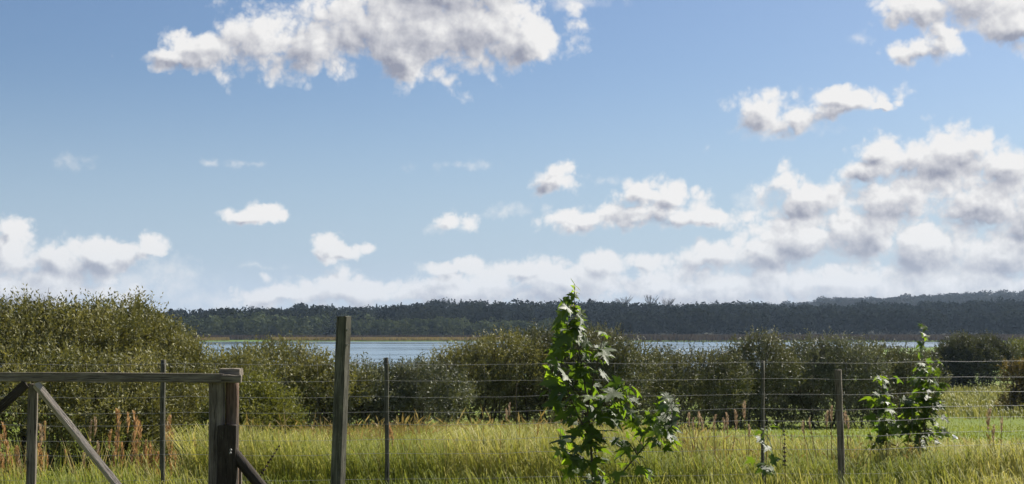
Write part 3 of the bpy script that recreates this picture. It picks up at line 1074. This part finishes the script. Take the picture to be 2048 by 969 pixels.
# straw-coloured seed stalks scattered through the grass
def stalks(n, d0, d1, h0, h1, mask, seed, px0=440, px1=2470, width=.006):
    rs = np.random.default_rng(seed)
    d = rs.uniform(d0, d1, n)
    px = rs.uniform(px0, px1, n)
    x = (px - 1024) / F * d
    k = mask(px, d, x, rs)
    d, x = d[k], x[k]
    n = len(d)
    z = ground_z(x, d)
    h = rs.uniform(h0, h1, n) * np.interp(d, [14, 26, 38], [1, .66, .55]) * np.interp(x / d * F + 1024, [1300, 1450], [1, .72])
    lean = rs.normal(0, .28, (n, 2)) + np.array([-.10, 0])
    base = np.stack([x, d, z], -1)
    dirv = norm(np.concatenate([lean, np.ones((n, 1))], 1))
    top = base + dirv * h[:, None]
    bend = norm(dirv + np.concatenate([lean * 2.5, -np.full((n, 1), .1)], 1))
    side = np.stack([np.ones(n), np.zeros(n), np.zeros(n)], -1)
    side2 = np.stack([np.zeros(n), np.ones(n), np.zeros(n)], -1)
    w_ = np.full(n, width)
    q1 = np.stack([base - side * width / 2, base + side * width / 2, top + side * width / 2, top - side * width / 2], 1)
    hl = h * rs.uniform(.12, .26, n)
    hw = rs.uniform(.010, .020, n)
    q2 = leaf_quads(top, bend, side, hl, hw)
    q3 = leaf_quads(top, bend, side2, hl, hw)
    qq = np.concatenate([q1, q2, q3])
    tt = np.concatenate([rs.uniform(0, .6, n), rs.uniform(.3, 1, n), rs.uniform(.3, 1, n)])
    return qq, tt


qa, ta = stalks(6800, 13.5, 37, .35, .74, tall_mask, 71)
tag(link('grass_seed_heads', quads_mesh('grass_seed_heads', qa, ta), M['straw']), 'straw-coloured seed heads standing all through the tall grass', 'grass', kind='stuff')


# ------------------------------------------------------------------ plumed grass clumps
def plume_mesh(seed, L=.26, R=.034):
    rs = np.random.default_rng(seed)
    n = 80
    k = rs.random(n)
    prof = np.sin(np.clip(k * .9 + .08, 0, 1) * PI) ** .7
    a = rs.uniform(0, 2 * PI, n)
    bend = .05 * k ** 2
    base = np.stack([bend, np.zeros(n), k * L], -1)
    out = np.stack([np.cos(a), np.sin(a), np.full(n, 2.3)], -1)
    ln = prof * R * 2.1 + .012
    q = leaf_quads(base, out, rs.normal(size=(n, 3)), ln, np.full(n, .011))
    return quads_mesh('plume', q, rs.random(n))


PLUMES = {}
for key in ('plume', 'plume_pale'):
    PLUMES[key] = []
    for s in range(4):
        me = plume_mesh(200 + s)
        me.materials.append(M[key])
        PLUMES[key].append(me)


def plume_clump(px, base_py, d, tips, mat, label, seed):
    """tips: list of (px,py,length px) of the plume tops"""
    rnd = random.Random(seed)
    x = (px - 1024) / F * d
    gz = float(ground_z(x, d))
    e = empty('plumed_grass', (x, d, gz), label, 'grass clump', 'clumps of plumed grass')
    for (tx, ty, ln) in tips:
        dj = d + rnd.uniform(-.3, .3)
        tip = P(tx, ty, dj)
        L = ln / F * dj
        lean = (tx - px) / 400 + rnd.uniform(-.08, .08)
        ax = Vector((lean, rnd.uniform(-.1, .1), 1)).normalized()
        b = tip - ax * L
        foot = Vector((x + (b.x - x) * .45 + rnd.uniform(-.05, .05), dj, float(ground_z(x, dj)) - .02))
        o = Vector((x, d, gz))
        mid = foot.lerp(b, .55) + Vector((-lean * .08, 0, .02))
        st = tubes_mesh('stem', [([foot - o, mid - o, b - o, b - o + ax * L * .5], [.0035, .003, .0025, .002])], 4)
        link('stem', st, M['straw'], e)
        p = link('plume', rnd.choice(PLUMES[mat]), None, e, b - o)
        p.rotation_mode = 'QUATERNION'
        p.rotation_quaternion = ax.to_track_quat('Z', 'X')
        s = L / .27
        p.scale = (s * rnd.uniform(.75, 1.1), s * rnd.uniform(.75, 1.1), s)
    # a few dry leaves round the foot
    rs = np.random.default_rng(seed)
    n = 26
    a = rs.uniform(0, 6.28, n)
    base = np.stack([rs.normal(0, .12, n), rs.normal(0, .12, n), np.full(n, -.02)], -1)
    dv = np.stack([np.cos(a) * .35, np.sin(a) * .35, np.ones(n)], -1)
    q = leaf_quads(base, dv, rs.normal(size=(n, 3)), rs.uniform(.25, .6, n), np.full(n, .012))
    link('dry_leaves', quads_mesh('dry_leaves', q, rs.random(n)), M['straw'], e)['kind'] = 'stuff'
    return e


plume_clump(8, 960, 15.2, [(12, 845, 45), (-4, 870, 50), (18, 880, 50), (6, 905, 45), (26, 905, 50), (34, 893, 46), (-20, 880, 50)], 'plume', 'orange plumed grass clump at the far left edge under the gate rail', 1)
plume_clump(45, 960, 15.6, [(36, 900, 48), (44, 918, 44), (88, 850, 55)], 'plume_pale', 'pinkish grass plumes just left of the gate middle stile', 2)
plume_clump(80, 962, 15.6, [(74, 888, 42), (82, 900, 44), (90, 843, 40), (95, 905, 40), (136, 900, 30)], 'plume', 'tall single plume and short plumes just right of the gate middle stile', 3)
plume_clump(180, 962, 15.8, [(178, 842, 44), (193, 835, 40), (197, 882, 36), (168, 905, 34)], 'plume_pale', 'pale upright plumes under the long pale gate brace', 4)
plume_clump(240, 960, 15.4, [(240, 818, 48), (232, 852, 48), (218, 860, 40), (258, 826, 44), (236, 875, 50), (248, 885, 46), (226, 900, 44)], 'plume', 'plume clump with two highest greenish tips left of the round fence post', 5)
plume_clump(285, 962, 15.2, [(273, 822, 55), (280, 842, 52), (266, 862, 42), (272, 880, 44), (288, 880, 42), (294, 893, 46), (300, 885, 50), (310, 893, 50),
                             (318, 905, 50), (306, 912, 50), (296, 910, 46), (283, 905, 44), (275, 915, 44), (290, 925, 42), (262, 905, 44), (316, 918, 46), (300, 930, 42)], 'plume',
            'densest orange plumed clump beside the round fence post', 6)
plume_clump(337, 965, 15.3, [(333, 832, 70), (338, 860, 60), (331, 905, 44), (349, 903, 40), (343, 918, 40)], 'plume', 'orange plumes just right of the round fence post', 7)
plume_clump(392, 962, 15.6, [(391, 875, 40), (384, 910, 36), (396, 918, 34)], 'plume', 'sparse plumes left of the gate end stile', 8)
plume_clump(1395, 960, 13.9, [(1376, 826, 30), (1385, 836, 26), (1398, 824, 30), (1406, 834, 28), (1352, 838, 26)], 'plume_pale', 'short pale plumes at the right foot of the big maple', 9)
plume_clump(1440, 955, 14.0, [(1427, 830, 32), (1449, 836, 30), (1455, 826, 36), (1474, 820, 42)], 'plume_pale', 'pale plumes leaning left in front of the dark bushes, left of the thin post', 10)
plume_clump(1500, 955, 14.0, [(1487, 803, 38), (1500, 850, 26)], 'plume_pale', 'tallest pale plume just left of the thin steel post', 11)
plume_clump(1668, 955, 13.9, [(1652, 822, 34), (1661, 812, 34), (1616, 836, 26), (1602, 842, 28)], 'plume_pale', 'pale plumes leaning left against the wooden fence post', 12)
plume_clump(1700, 955, 13.9, [(1690, 822, 30), (1697, 832, 30)], 'plume_pale', 'two short plumes touching the right side of the wooden fence post', 13)
plume_clump(770, 965, 14.0, [(781, 845, 40), (786, 858, 36), (776, 850, 34)], 'plume', 'reddish plumes against the thin fence post in mid field', 14)
plume_clump(1018, 960, 22, [(1017, 806, 28), (1014, 818, 26)], 'plume_pale', 'lone pale plume in the dark gap left of the maple', 15)
plume_clump(1985, 960, 13.8, [(1975, 818, 44), (1985, 850, 36), (2002, 836, 30)], 'plume_pale', 'bent pale plumes in the grass on the right by the wire stays', 16)


# ------------------------------------------------------------------ wooden things
def beam(name, p0, p1, w_, t_, mat, parent, front=(0, -1, 0), segs=8, wob=.003, round_=False, taper=1.0, bow=0.0, label=None):
    """board or pole from p0 to p1 with its own axes: local Z along it, local Y towards `front`"""
    p0, p1 = Vector(p0), Vector(p1)
    ax = p1 - p0
    L = ax.length
    z = ax.normalized()
    y = Vector(front)
    y = (y - z * y.dot(z)).normalized()
    x = y.cross(z)
    rot = Matrix((x, y, z)).transposed()
    if round_:
        n = 14
        ring = [(math.cos(2 * PI * k / n) * w_ / 2, math.sin(2 * PI * k / n) * t_ / 2) for k in range(n)]
    else:
        b = min(w_, t_) * .10
        a, c = w_ / 2, t_ / 2
        ring = [(-a + b, -c), (a - b, -c), (a, -c + b), (a, c - b), (a - b, c), (-a + b, c), (-a, c - b), (-a, -c + b)]
        n = 8
    rnd = random.Random(hash((round(p0.x, 3), round(p0.z, 3))) & 0xffff)
    V, Fc = [], []
    jit = [(rnd.uniform(-wob, wob), rnd.uniform(-wob, wob)) for _ in ring]
    for i in range(segs + 1):
        k = i / segs
        s = 1 + (taper - 1) * k
        ox = rnd.uniform(-wob, wob) * .7
        oy = bow * math.sin(PI * k)
        for (rx, ry), (jx, jy) in zip(ring, jit):
            V.append((rx * s + jx + ox + rnd.uniform(-wob, wob) * .4, ry * s + jy + rnd.uniform(-wob, wob) * .4, L * k + (rnd.uniform(-wob, wob) * 2 if i in (0, segs) else 0)))
            if bow:
                V[-1] = (V[-1][0] + oy, V[-1][1], V[-1][2])
    for i in range(segs):
        for k in range(n):
            a0, a1 = i * n + k, i * n + (k + 1) % n
            Fc.append((a0, a1, a1 + n, a0 + n))
    Fc.append(tuple(range(n))[::-1])
    Fc.append(tuple(range(segs * n, segs * n + n)))
    me = bpy.data.meshes.new(name)
    me.from_pydata(V, [], Fc)
    if round_:
        for p in me.polygons:
            p.use_smooth = len(p.vertices) == 4
    me.update()
    o = link(name, me, M[mat], parent)
    o.location = p0 - (parent.location if parent else Vector((0, 0, 0)))
    o.rotation_euler = rot.to_euler()
    if label:
        o['label'] = label
    return o


# --- gate on the left, 11 m away
GD = 11.0
gp = P(430, 969, GD)
gate = empty('gate', (gp.x, GD, float(ground_z(gp.x, GD))), 'weathered wooden field gate with diagonal braces at the left edge', 'gate')
m1 = lambda px, dy=0: px / F * (GD + dy)


def GP(px, py, off=0.0):
    return P(px, py, GD + off)


beam('rail', GP(447, 757), GP(-260, 756), m1(19), .045, 'gate_wood', gate, segs=14, wob=.002, bow=-.008)
beam('stile', GP(431, 1050, .052), GP(433, 752, .052), m1(28), .05, 'gate_wood', gate, wob=.003)
beam('stile', GP(60, 1050, .048), GP(66, 768, .048), m1(18), .045, 'gate_wood', gate, wob=.003)
beam('brace', GP(262, 1005, .0), GP(72, 769, .0), m1(15), .05, 'pale_wood', gate, front=(-.55, -.65, -.45), wob=.002, label='long brace with sunlit upper edge painted pale running down right')
beam('brace', GP(-90, 900, .0), GP(52, 768, .0), m1(18), .05, 'dark_wood', gate, wob=.002, label='dark brace running down left')
beam('rail', GP(447, 1046), GP(-260, 1046), m1(19), .045, 'gate_wood', gate, segs=8, wob=.002)

# --- gate post assembly
pp = P(462, 969, GD + .02)
post = empty('gate_post', (pp.x, GD + .02, float(ground_z(pp.x, GD))), 'thick reddish round gate post with a dark lower half and a wooden cap', 'post')
beam('pole', GP(464, 1010, .12), GP(465, 747, .12), m1(27), m1(27), 'red_wood', post, round_=True, wob=.002)
beam('lower_post', GP(453, 1062, .02), GP(456, 851, .02), m1(37), m1(34), 'dark_wood', post, wob=.003, label='darker squared lower half of the post')
beam('spacer', GP(447, 860, .10), GP(447, 760, .10), m1(6), .03, 'pale_wood', post, wob=.001, label='narrow pale strip between stile and post')
beam('cap', GP(443, 743, .12), GP(482, 743, .12), m1(13), .16, 'gate_wood', post, segs=3, wob=.003)
beam('crosspiece', GP(444, 758, -.005), GP(483, 758, -.005), m1(15), .05, 'gate_wood', post, segs=3, wob=.003)
beam('strut', GP(456, 893, .02), GP(552, 1010, .02), m1(23), m1(23), 'dark_wood', post, round_=True, wob=.004, segs=12, label='dark knobbly log strut leaning against the post')
beam('backing_post', GP(479, 1060, .3), GP(477, 905, .3), m1(12), .06, 'gate_wood', post, wob=.003)
for (bx_, by_) in ((462, 900), (461, 906)):
    a = GP(bx_, by_, -.10)
    beam('bolt', a, a + Vector((0, -.02, 0)), .016, .016, 'wire', post, front=(0, 0, 1), segs=1, wob=0, round_=True)

# --- tall leaning post, 9 m away
D9 = 9.0
q0 = P(677, 1190, D9)
tp = empty('leaning_post', (q0.x, D9, float(ground_z(q0.x, D9))), 'tall square grey post leaning slightly right, standing alone before the lake', 'post')
beam('post_shaft', P(668, 1190, D9), P(688, 633, D9), .072, .072, 'post_wood', tp, front=(-.42, -.9, 0), wob=.002, segs=16)
for ty in (660, 690):
    a = P(693, ty, D9 - .03)
    beam('staple', a, a + Vector((.012, -.012, .0)), .012, .006, 'wire', tp, segs=1, wob=0, front=(0, 0, 1))

# --- wire fence
fz = 12.9
fence = empty('wire_fence', (0, fz, float(ground_z(0, fz))), 'sheep-wire fence on thin posts running across the whole field', 'fence')


def fd(px):
    return float(np.interp(px, [-300, 700, 1525, 1760, 2300], [12.5, 12.6, 13.1, 13.2, 14.4]))


def FP(px, zrel, off=0.0):
    d = fd(px) + off
    return Vector(((px - 1024) / F * d, d, EYE + zrel))


for (px, top_y, wpx, rnd_, mat, lean) in [(326, 720, 11, True, 'post_wood', 3), (773, 716, 8, True, 'post_wood', -2), (1525, 722, 7, True, 'post_wood', 0),
                                           (1678, 740, 12.5, False, 'gate_wood', -8), (2090, 715, 8, True, 'post_wood', 0), (-120, 722, 9, True, 'post_wood', 0)]:
    d = fd(px) + .03
    b = P(px - lean, 650 + 1.7 * F / d, d)
    t_ = P(px + lean * .2, top_y, d)
    lab = {326: 'round post seen through the gate', 773: 'thin post in mid field', 1525: 'thinnest post in front of the dome-shaped bush', 1677: 'thick square wooden post on the right'}.get(px)
    beam('post', b, t_, wpx / F * d, wpx / F * d, mat, fence, front=(-.35, -.94, 0), round_=rnd_, wob=.0025, segs=12, label=lab)
heights = [-.345, -.495, -.638, -.775, -.885, -1.02, -1.145, -1.37]
for h in heights:
    pts, px = [], -300
    while px <= 2300:
        sag = -.014 * math.sin((px % 376) / 376 * PI) + random.uniform(-.005, .005)
        pts.append(FP(px, h + sag) - fence.location)
        px += 62
    link('wire', tubes_mesh('wire', [(pts, [.0016] * len(pts))], 5), M['wire'], fence)
px = -290
while px < 2300:
    x0 = px + random.uniform(-5, 5)
    pts = [FP(x0 + random.uniform(-1.5, 1.5), h) - fence.location for h in heights]
    link('stay_wire', tubes_mesh('stay_wire', [(pts, [.0011] * len(pts))], 4), M['net'], fence)
    px += 66


# ------------------------------------------------------------------ maple saplings
def maple_leaf_mesh(seed):
    """five-lobed toothed leaf, 1 unit long, stalk from the origin; folded along its veins and drooping at the tips"""
    rnd = random.Random(seed)
    half = [(0, .0), (.10, -.05), (.30, -.16), (.26, -.04), (.50, -.03), (.36, .10), (.52, .20), (.68, .40), (.50, .36), (.40, .34),
            (.42, .46), (.24, .40), (.17, .44), (.22, .62), (.13, .66), (.10, .80), (0, 1.02)]
    pts = half + [(-x, y) for x, y in half[-2:0:-1]]
    droop = rnd.uniform(.2, .95)
    fold = rnd.uniform(.05, .35)
    tw = rnd.uniform(-.3, .3)
    def bendp(x, y):
        r2 = x * x + y * y
        z = -droop * r2 * .6 + fold * abs(x) * .6 + tw * x * y
        return (x + rnd.uniform(-.015, .015), y + .38, z + rnd.uniform(-.02, .02))
    c = (0, .28)
    V = [bendp(*c)] + [bendp(*p) for p in pts]
    n = len(pts)
    Fc = [(0, 1 + i, 1 + (i + 1) % n) for i in range(n)]
    # stalk
    s = len(V)
    V += [(-.014, 0, 0), (.014, 0, 0), (.014, .39, .02), (-.014, .39, .02)]
    Fc.append((s, s + 1, s + 2, s + 3))
    me = bpy.data.meshes.new('leaf')
    me.from_pydata(V, [], Fc)
    a = me.attributes.new('tone', 'FLOAT', 'FACE')
    a.data.foreach_set('value', np.array([0.0] * n + [1.0], dtype=np.float32))
    for p in me.polygons:
        p.use_smooth = True
    me.materials.append(M['maple'])
    me.update()
    return me


LEAVES = [maple_leaf_mesh(60 + i) for i in range(8)]


def sapling(label, d, stems, clusters, leaf_px, seed, group='maple saplings by the fence', thick=.007, dens=1.0):
    """stems: polylines in photo pixels; clusters: (px,py,spread px,count)"""
    rnd = random.Random(seed)
    foot = P(stems[0][0][0], 900, d)
    e = empty('maple_sapling', (foot.x, d, float(ground_z(foot.x, d))), label, 'sapling', group)
    o = e.location
    nodes = []
    for si, line in enumerate(stems):
        doff = 0 if si == 0 else rnd.uniform(-.12, .12)
        pts = [P(px, py, d + doff * (k / max(1, len(line) - 1))) - o for k, (px, py) in enumerate(line)]
        r0 = thick * (1 if si == 0 else .75)
        rad = [r0 * (1 - .72 * k / max(1, len(line) - 1)) for k in range(len(line))]
        link('stem', tubes_mesh('stem', [(pts, rad)], 7, .05), M['maple_stem'], e)
        for k in range(len(pts) - 1):
            for j in range(6):
                nodes.append(pts[k].lerp(pts[k + 1], j / 6))
        nodes.append(pts[-1])
    cnt = 0
    for (px, py, sp, n) in clusters:
        for k in range(int(n * dens * (1.25 if py > 840 else 1) + .5)):
            tx, ty = px + rnd.gauss(0, sp * .62), py + rnd.gauss(0, sp * .42)
            dj = d + rnd.gauss(0, .13)
            tgt = P(tx, ty, dj) - o
            near = min(nodes, key=lambda v: (v - tgt).length)
            size = leaf_px * rnd.uniform(.45, 1.22) / F * d * (.62 if sp < 14 else 1)
            away = tgt - near
            ln = away.length
            # long shoots carry the far leaves: the leaf hangs from a twig end near its place
            dirh = Vector((away.x, away.y * .8 + rnd.uniform(-.04, .04), 0))
            if dirh.length < .01:
                dirh = Vector((rnd.uniform(-1, 1), rnd.uniform(-1, 1), 0))
            dirh.normalize()
            att = tgt - dirh * size * .7
            if (att - near).length > .05:
                mid = near.lerp(att, .5) + Vector((0, 0, .01))
                link('twig', tubes_mesh('twig', [([near, mid, att], [.0026, .002, .0014])], 4), M['maple_stem'], e)
            else:
                att = near
            ydir = (dirh + Vector((0, 0, rnd.uniform(-.75, .15)))).normalized()
            nrm = Vector((rnd.gauss(.30, .45), rnd.gauss(-.45, .55), .8))
            nrm = (nrm - ydir * nrm.dot(ydir)).normalized()
            xdir = ydir.cross(nrm)
            lf = link('leaf', rnd.choice(LEAVES), None, e, att)
            lf.rotation_euler = Matrix((xdir, ydir, nrm)).transposed().to_euler()
            s = size / 1.15
            lf.scale = (s, s, s)
            cnt += 1
    print('sapling leaves', cnt)
    return e


sapling('large maple sapling with big glossy lobed leaves before the fence in the middle', 9.6,
        [[(1188, 1140), (1186, 960), (1180, 860), (1173, 800), (1166, 740), (1155, 690), (1153, 640), (1148, 600), (1150, 570)],
         [(1176, 810), (1190, 750), (1200, 700), (1208, 668)],
         [(1200, 1120), (1226, 968), (1262, 925), (1300, 880), (1335, 830), (1358, 800)],
         [(1182, 880), (1160, 840), (1142, 800), (1130, 765)],
         [(1184, 930), (1150, 905), (1120, 895)],
         [(1172, 800), (1140, 770), (1105, 750)],
         [(1176, 830), (1215, 800), (1260, 775)],
         [(1300, 880), (1325, 870), (1345, 850)]],
        [(1148, 580, 10, 3), (1146, 606, 16, 6), (1138, 632, 20, 6), (1166, 625, 10, 3), (1133, 655, 22, 5), (1160, 660, 16, 4), (1140, 690, 34, 8), (1205, 668, 10, 2),
         (1120, 690, 20, 4), (1190, 690, 20, 4), (1120, 730, 34, 9), (1170, 725, 24, 6), (1210, 715, 26, 6), (1130, 770, 40, 11), (1180, 770, 30, 8), (1240, 775, 26, 6),
         (1120, 810, 32, 9), (1190, 805, 36, 10), (1250, 800, 26, 6), (1225, 825, 30, 7), (1320, 805, 26, 7), (1300, 830, 32, 8), (1345, 845, 16, 5),
         (1150, 850, 36, 8), (1205, 860, 36, 7), (1270, 845, 26, 5), (1325, 880, 24, 6), (1130, 885, 32, 6), (1180, 900, 36, 7), (1250, 900, 28, 5), (1345, 870, 14, 3),
         (1150, 930, 36, 6), (1220, 940, 34, 5), (1300, 945, 18, 4), (1190, 965, 40, 5)],
        40, 3, thick=.010, dens=1.3)
sapling('slender maple sapling behind the fence on the right, its tip above the wires', 14.6,
        [[(1850, 985), (1849, 860), (1849, 760), (1848, 700), (1847, 650)],
         [(1850, 840), (1870, 790), (1885, 740)], [(1850, 880), (1820, 820), (1800, 790)]],
        [(1846, 650, 6, 3), (1848, 668, 7, 3), (1846, 685, 8, 2), (1840, 705, 9, 3), (1846, 735, 16, 5), (1870, 745, 20, 6), (1835, 760, 20, 7), (1862, 775, 24, 8), (1880, 800, 16, 6),
         (1840, 795, 24, 9), (1858, 820, 26, 10), (1820, 830, 22, 10), (1805, 850, 22, 8), (1815, 800, 18, 6), (1880, 770, 14, 4), (1860, 890, 26, 8), (1830, 905, 26, 6), (1885, 830, 12, 4), (1845, 850, 28, 9), (1875, 860, 18, 5), (1840, 880, 28, 6)],
        24, 4, thick=.008, dens=1.75)
sapling('small bushy maple sapling just left of the slender one behind the fence', 14.9,
        [[(1776, 985), (1772, 860), (1766, 790), (1764, 750)], [(1774, 860), (1790, 820), (1802, 780)]],
        [(1762, 760, 14, 5), (1768, 785, 16, 6), (1748, 800, 16, 6), (1775, 815, 20, 7), (1760, 840, 22, 7), (1790, 850, 20, 5), (1768, 870, 24, 7), (1752, 890, 20, 4)],
        24, 5, thick=.006, dens=1.7)
sapling('tiny maple seedling with a few leaves at the foot of the thinnest fence post', 12.2,
        [[(1530, 1010), (1532, 930), (1534, 880), (1536, 855)]],
        [(1520, 866, 12, 4), (1545, 850, 10, 3), (1528, 880, 14, 3), (1515, 928, 16, 3), (1545, 925, 16, 3)],
        26, 6, thick=.005)


# --- bare dead stem in the dark gap, and broad-leaved weed rosettes
ds = P(1033, 830, 20.5)
de = empty('dead_stem', (ds.x, 20.5, float(ground_z(ds.x, 20.5))), 'bare grey dead stem standing in the dark gap left of the maple', 'dead stem')
oo = de.location
link('stem', tubes_mesh('stem', [([Vector((0, 0, 0)), ds - oo, P(1031, 795, 20.5) - oo, P(1034, 768, 20.5) - oo], [.009, .008, .006, .004])], 5), M['straw'], de)
link('side_twig', tubes_mesh('side_twig', [([P(1031, 775, 20.5) - oo, P(1037, 762, 20.5) - oo], [.004, .002])], 4), M['straw'], de)


# --- dark dock seed stalks, a white flower
def dock(px0, py0, px1, py1, d, label, seed):
    rnd = random.Random(seed)
    a, b_ = P(px0, py0, d), P(px1, py1, d)
    foot = a + (a - b_).normalized() * .35
    foot.z = float(ground_z(foot.x, d))
    e = empty('dock_stalk', tuple(foot), label, 'weed', 'dark dock stalks in the grass')
    o = e.location
    link('stem', tubes_mesh('stem', [([foot - o, a - o, b_ - o], [.004, .0035, .002])], 5), M['seed'], e)
    tb = []
    for k in range(9):
        c = a.lerp(b_, (k + .5) / 9) - o
        for j in range(5):
            v = Vector((rnd.uniform(-1, 1), rnd.uniform(-1, 1), rnd.uniform(-.3, .6))).normalized() * .017 * (1.2 - k * .06)
            tb.append(([c, c + v * .6, c + v], [.003, .007, .002]))
    link('seed_whorls', tubes_mesh('seed_whorls', tb, 5), M['seed'], e)['kind'] = 'stuff'


dock(1570, 935, 1568, 858, 12.3, 'upright dark stalk with bead-like seed whorls left of the wooden fence post', 1)
dock(522, 950, 560, 890, 12.2, 'dark beaded stalk leaning right in the grass beside the gate post strut', 2)

fl = P(1908, 877, 12.4)
fe = empty('bindweed_flower', (fl.x, 12.4, float(ground_z(fl.x, 12.4))), 'single white trumpet flower in the grass right of the slender sapling', 'flower')
o = fe.location
V = [(0, 0, -.02)]
for r, z in ((.010, 0), (.022, .012), (.030, .016)):
    for k in range(12):
        a = 2 * PI * k / 12
        V.append((math.cos(a) * r, math.sin(a) * r, z + (.003 if k % 2 else 0)))
Fc = [(0, 1 + (k + 1) % 12, 1 + k) for k in range(12)]
for j in range(2):
    for k in range(12):
        Fc.append((1 + j * 12 + k, 1 + j * 12 + (k + 1) % 12, 13 + j * 12 + (k + 1) % 12, 13 + j * 12 + k))
me = bpy.data.meshes.new('petals')
me.from_pydata(V, [], Fc)
me.update()
po = link('petals', me, M['flower'], fe, fl - o)
po.rotation_euler = (math.radians(22), .55, 0)
link('stem', tubes_mesh('stem', [([(0, 0, 0), (.01, 0, (fl.z - o.z) * .5), (0, 0, fl.z - o.z - .01)], [.002, .002, .0015])], 4), M['grass'], fe)

# ------------------------------------------------------------------ air
HZ = 0.00009
hv = [(x, y, z) for z in (-12, 52) for (x, y) in ((-1600, -60), (1600, -60), (1600, 1800), (-1600, 1800))]
hf = [(0, 3, 2, 1), (4, 5, 6, 7), (0, 1, 5, 4), (1, 2, 6, 5), (2, 3, 7, 6), (3, 0, 4, 7)]
hme = bpy.data.meshes.new('haze')
hme.from_pydata(hv, [], hf)
hme.update()
hm, hb, hout = new_mat('haze_air')
pv = hb.n('ShaderNodeVolumePrincipled')
pv.inputs['Color'].default_value = (.55, .74, 1.0, 1)
pv.inputs['Density'].default_value = HZ
pv.inputs['Anisotropy'].default_value = .2
hb.put(hout.inputs['Volume'], pv.outputs[0])
tag(link('haze', hme, hm), 'thin bluish air over the lake and woods', 'haze', kind='stuff')
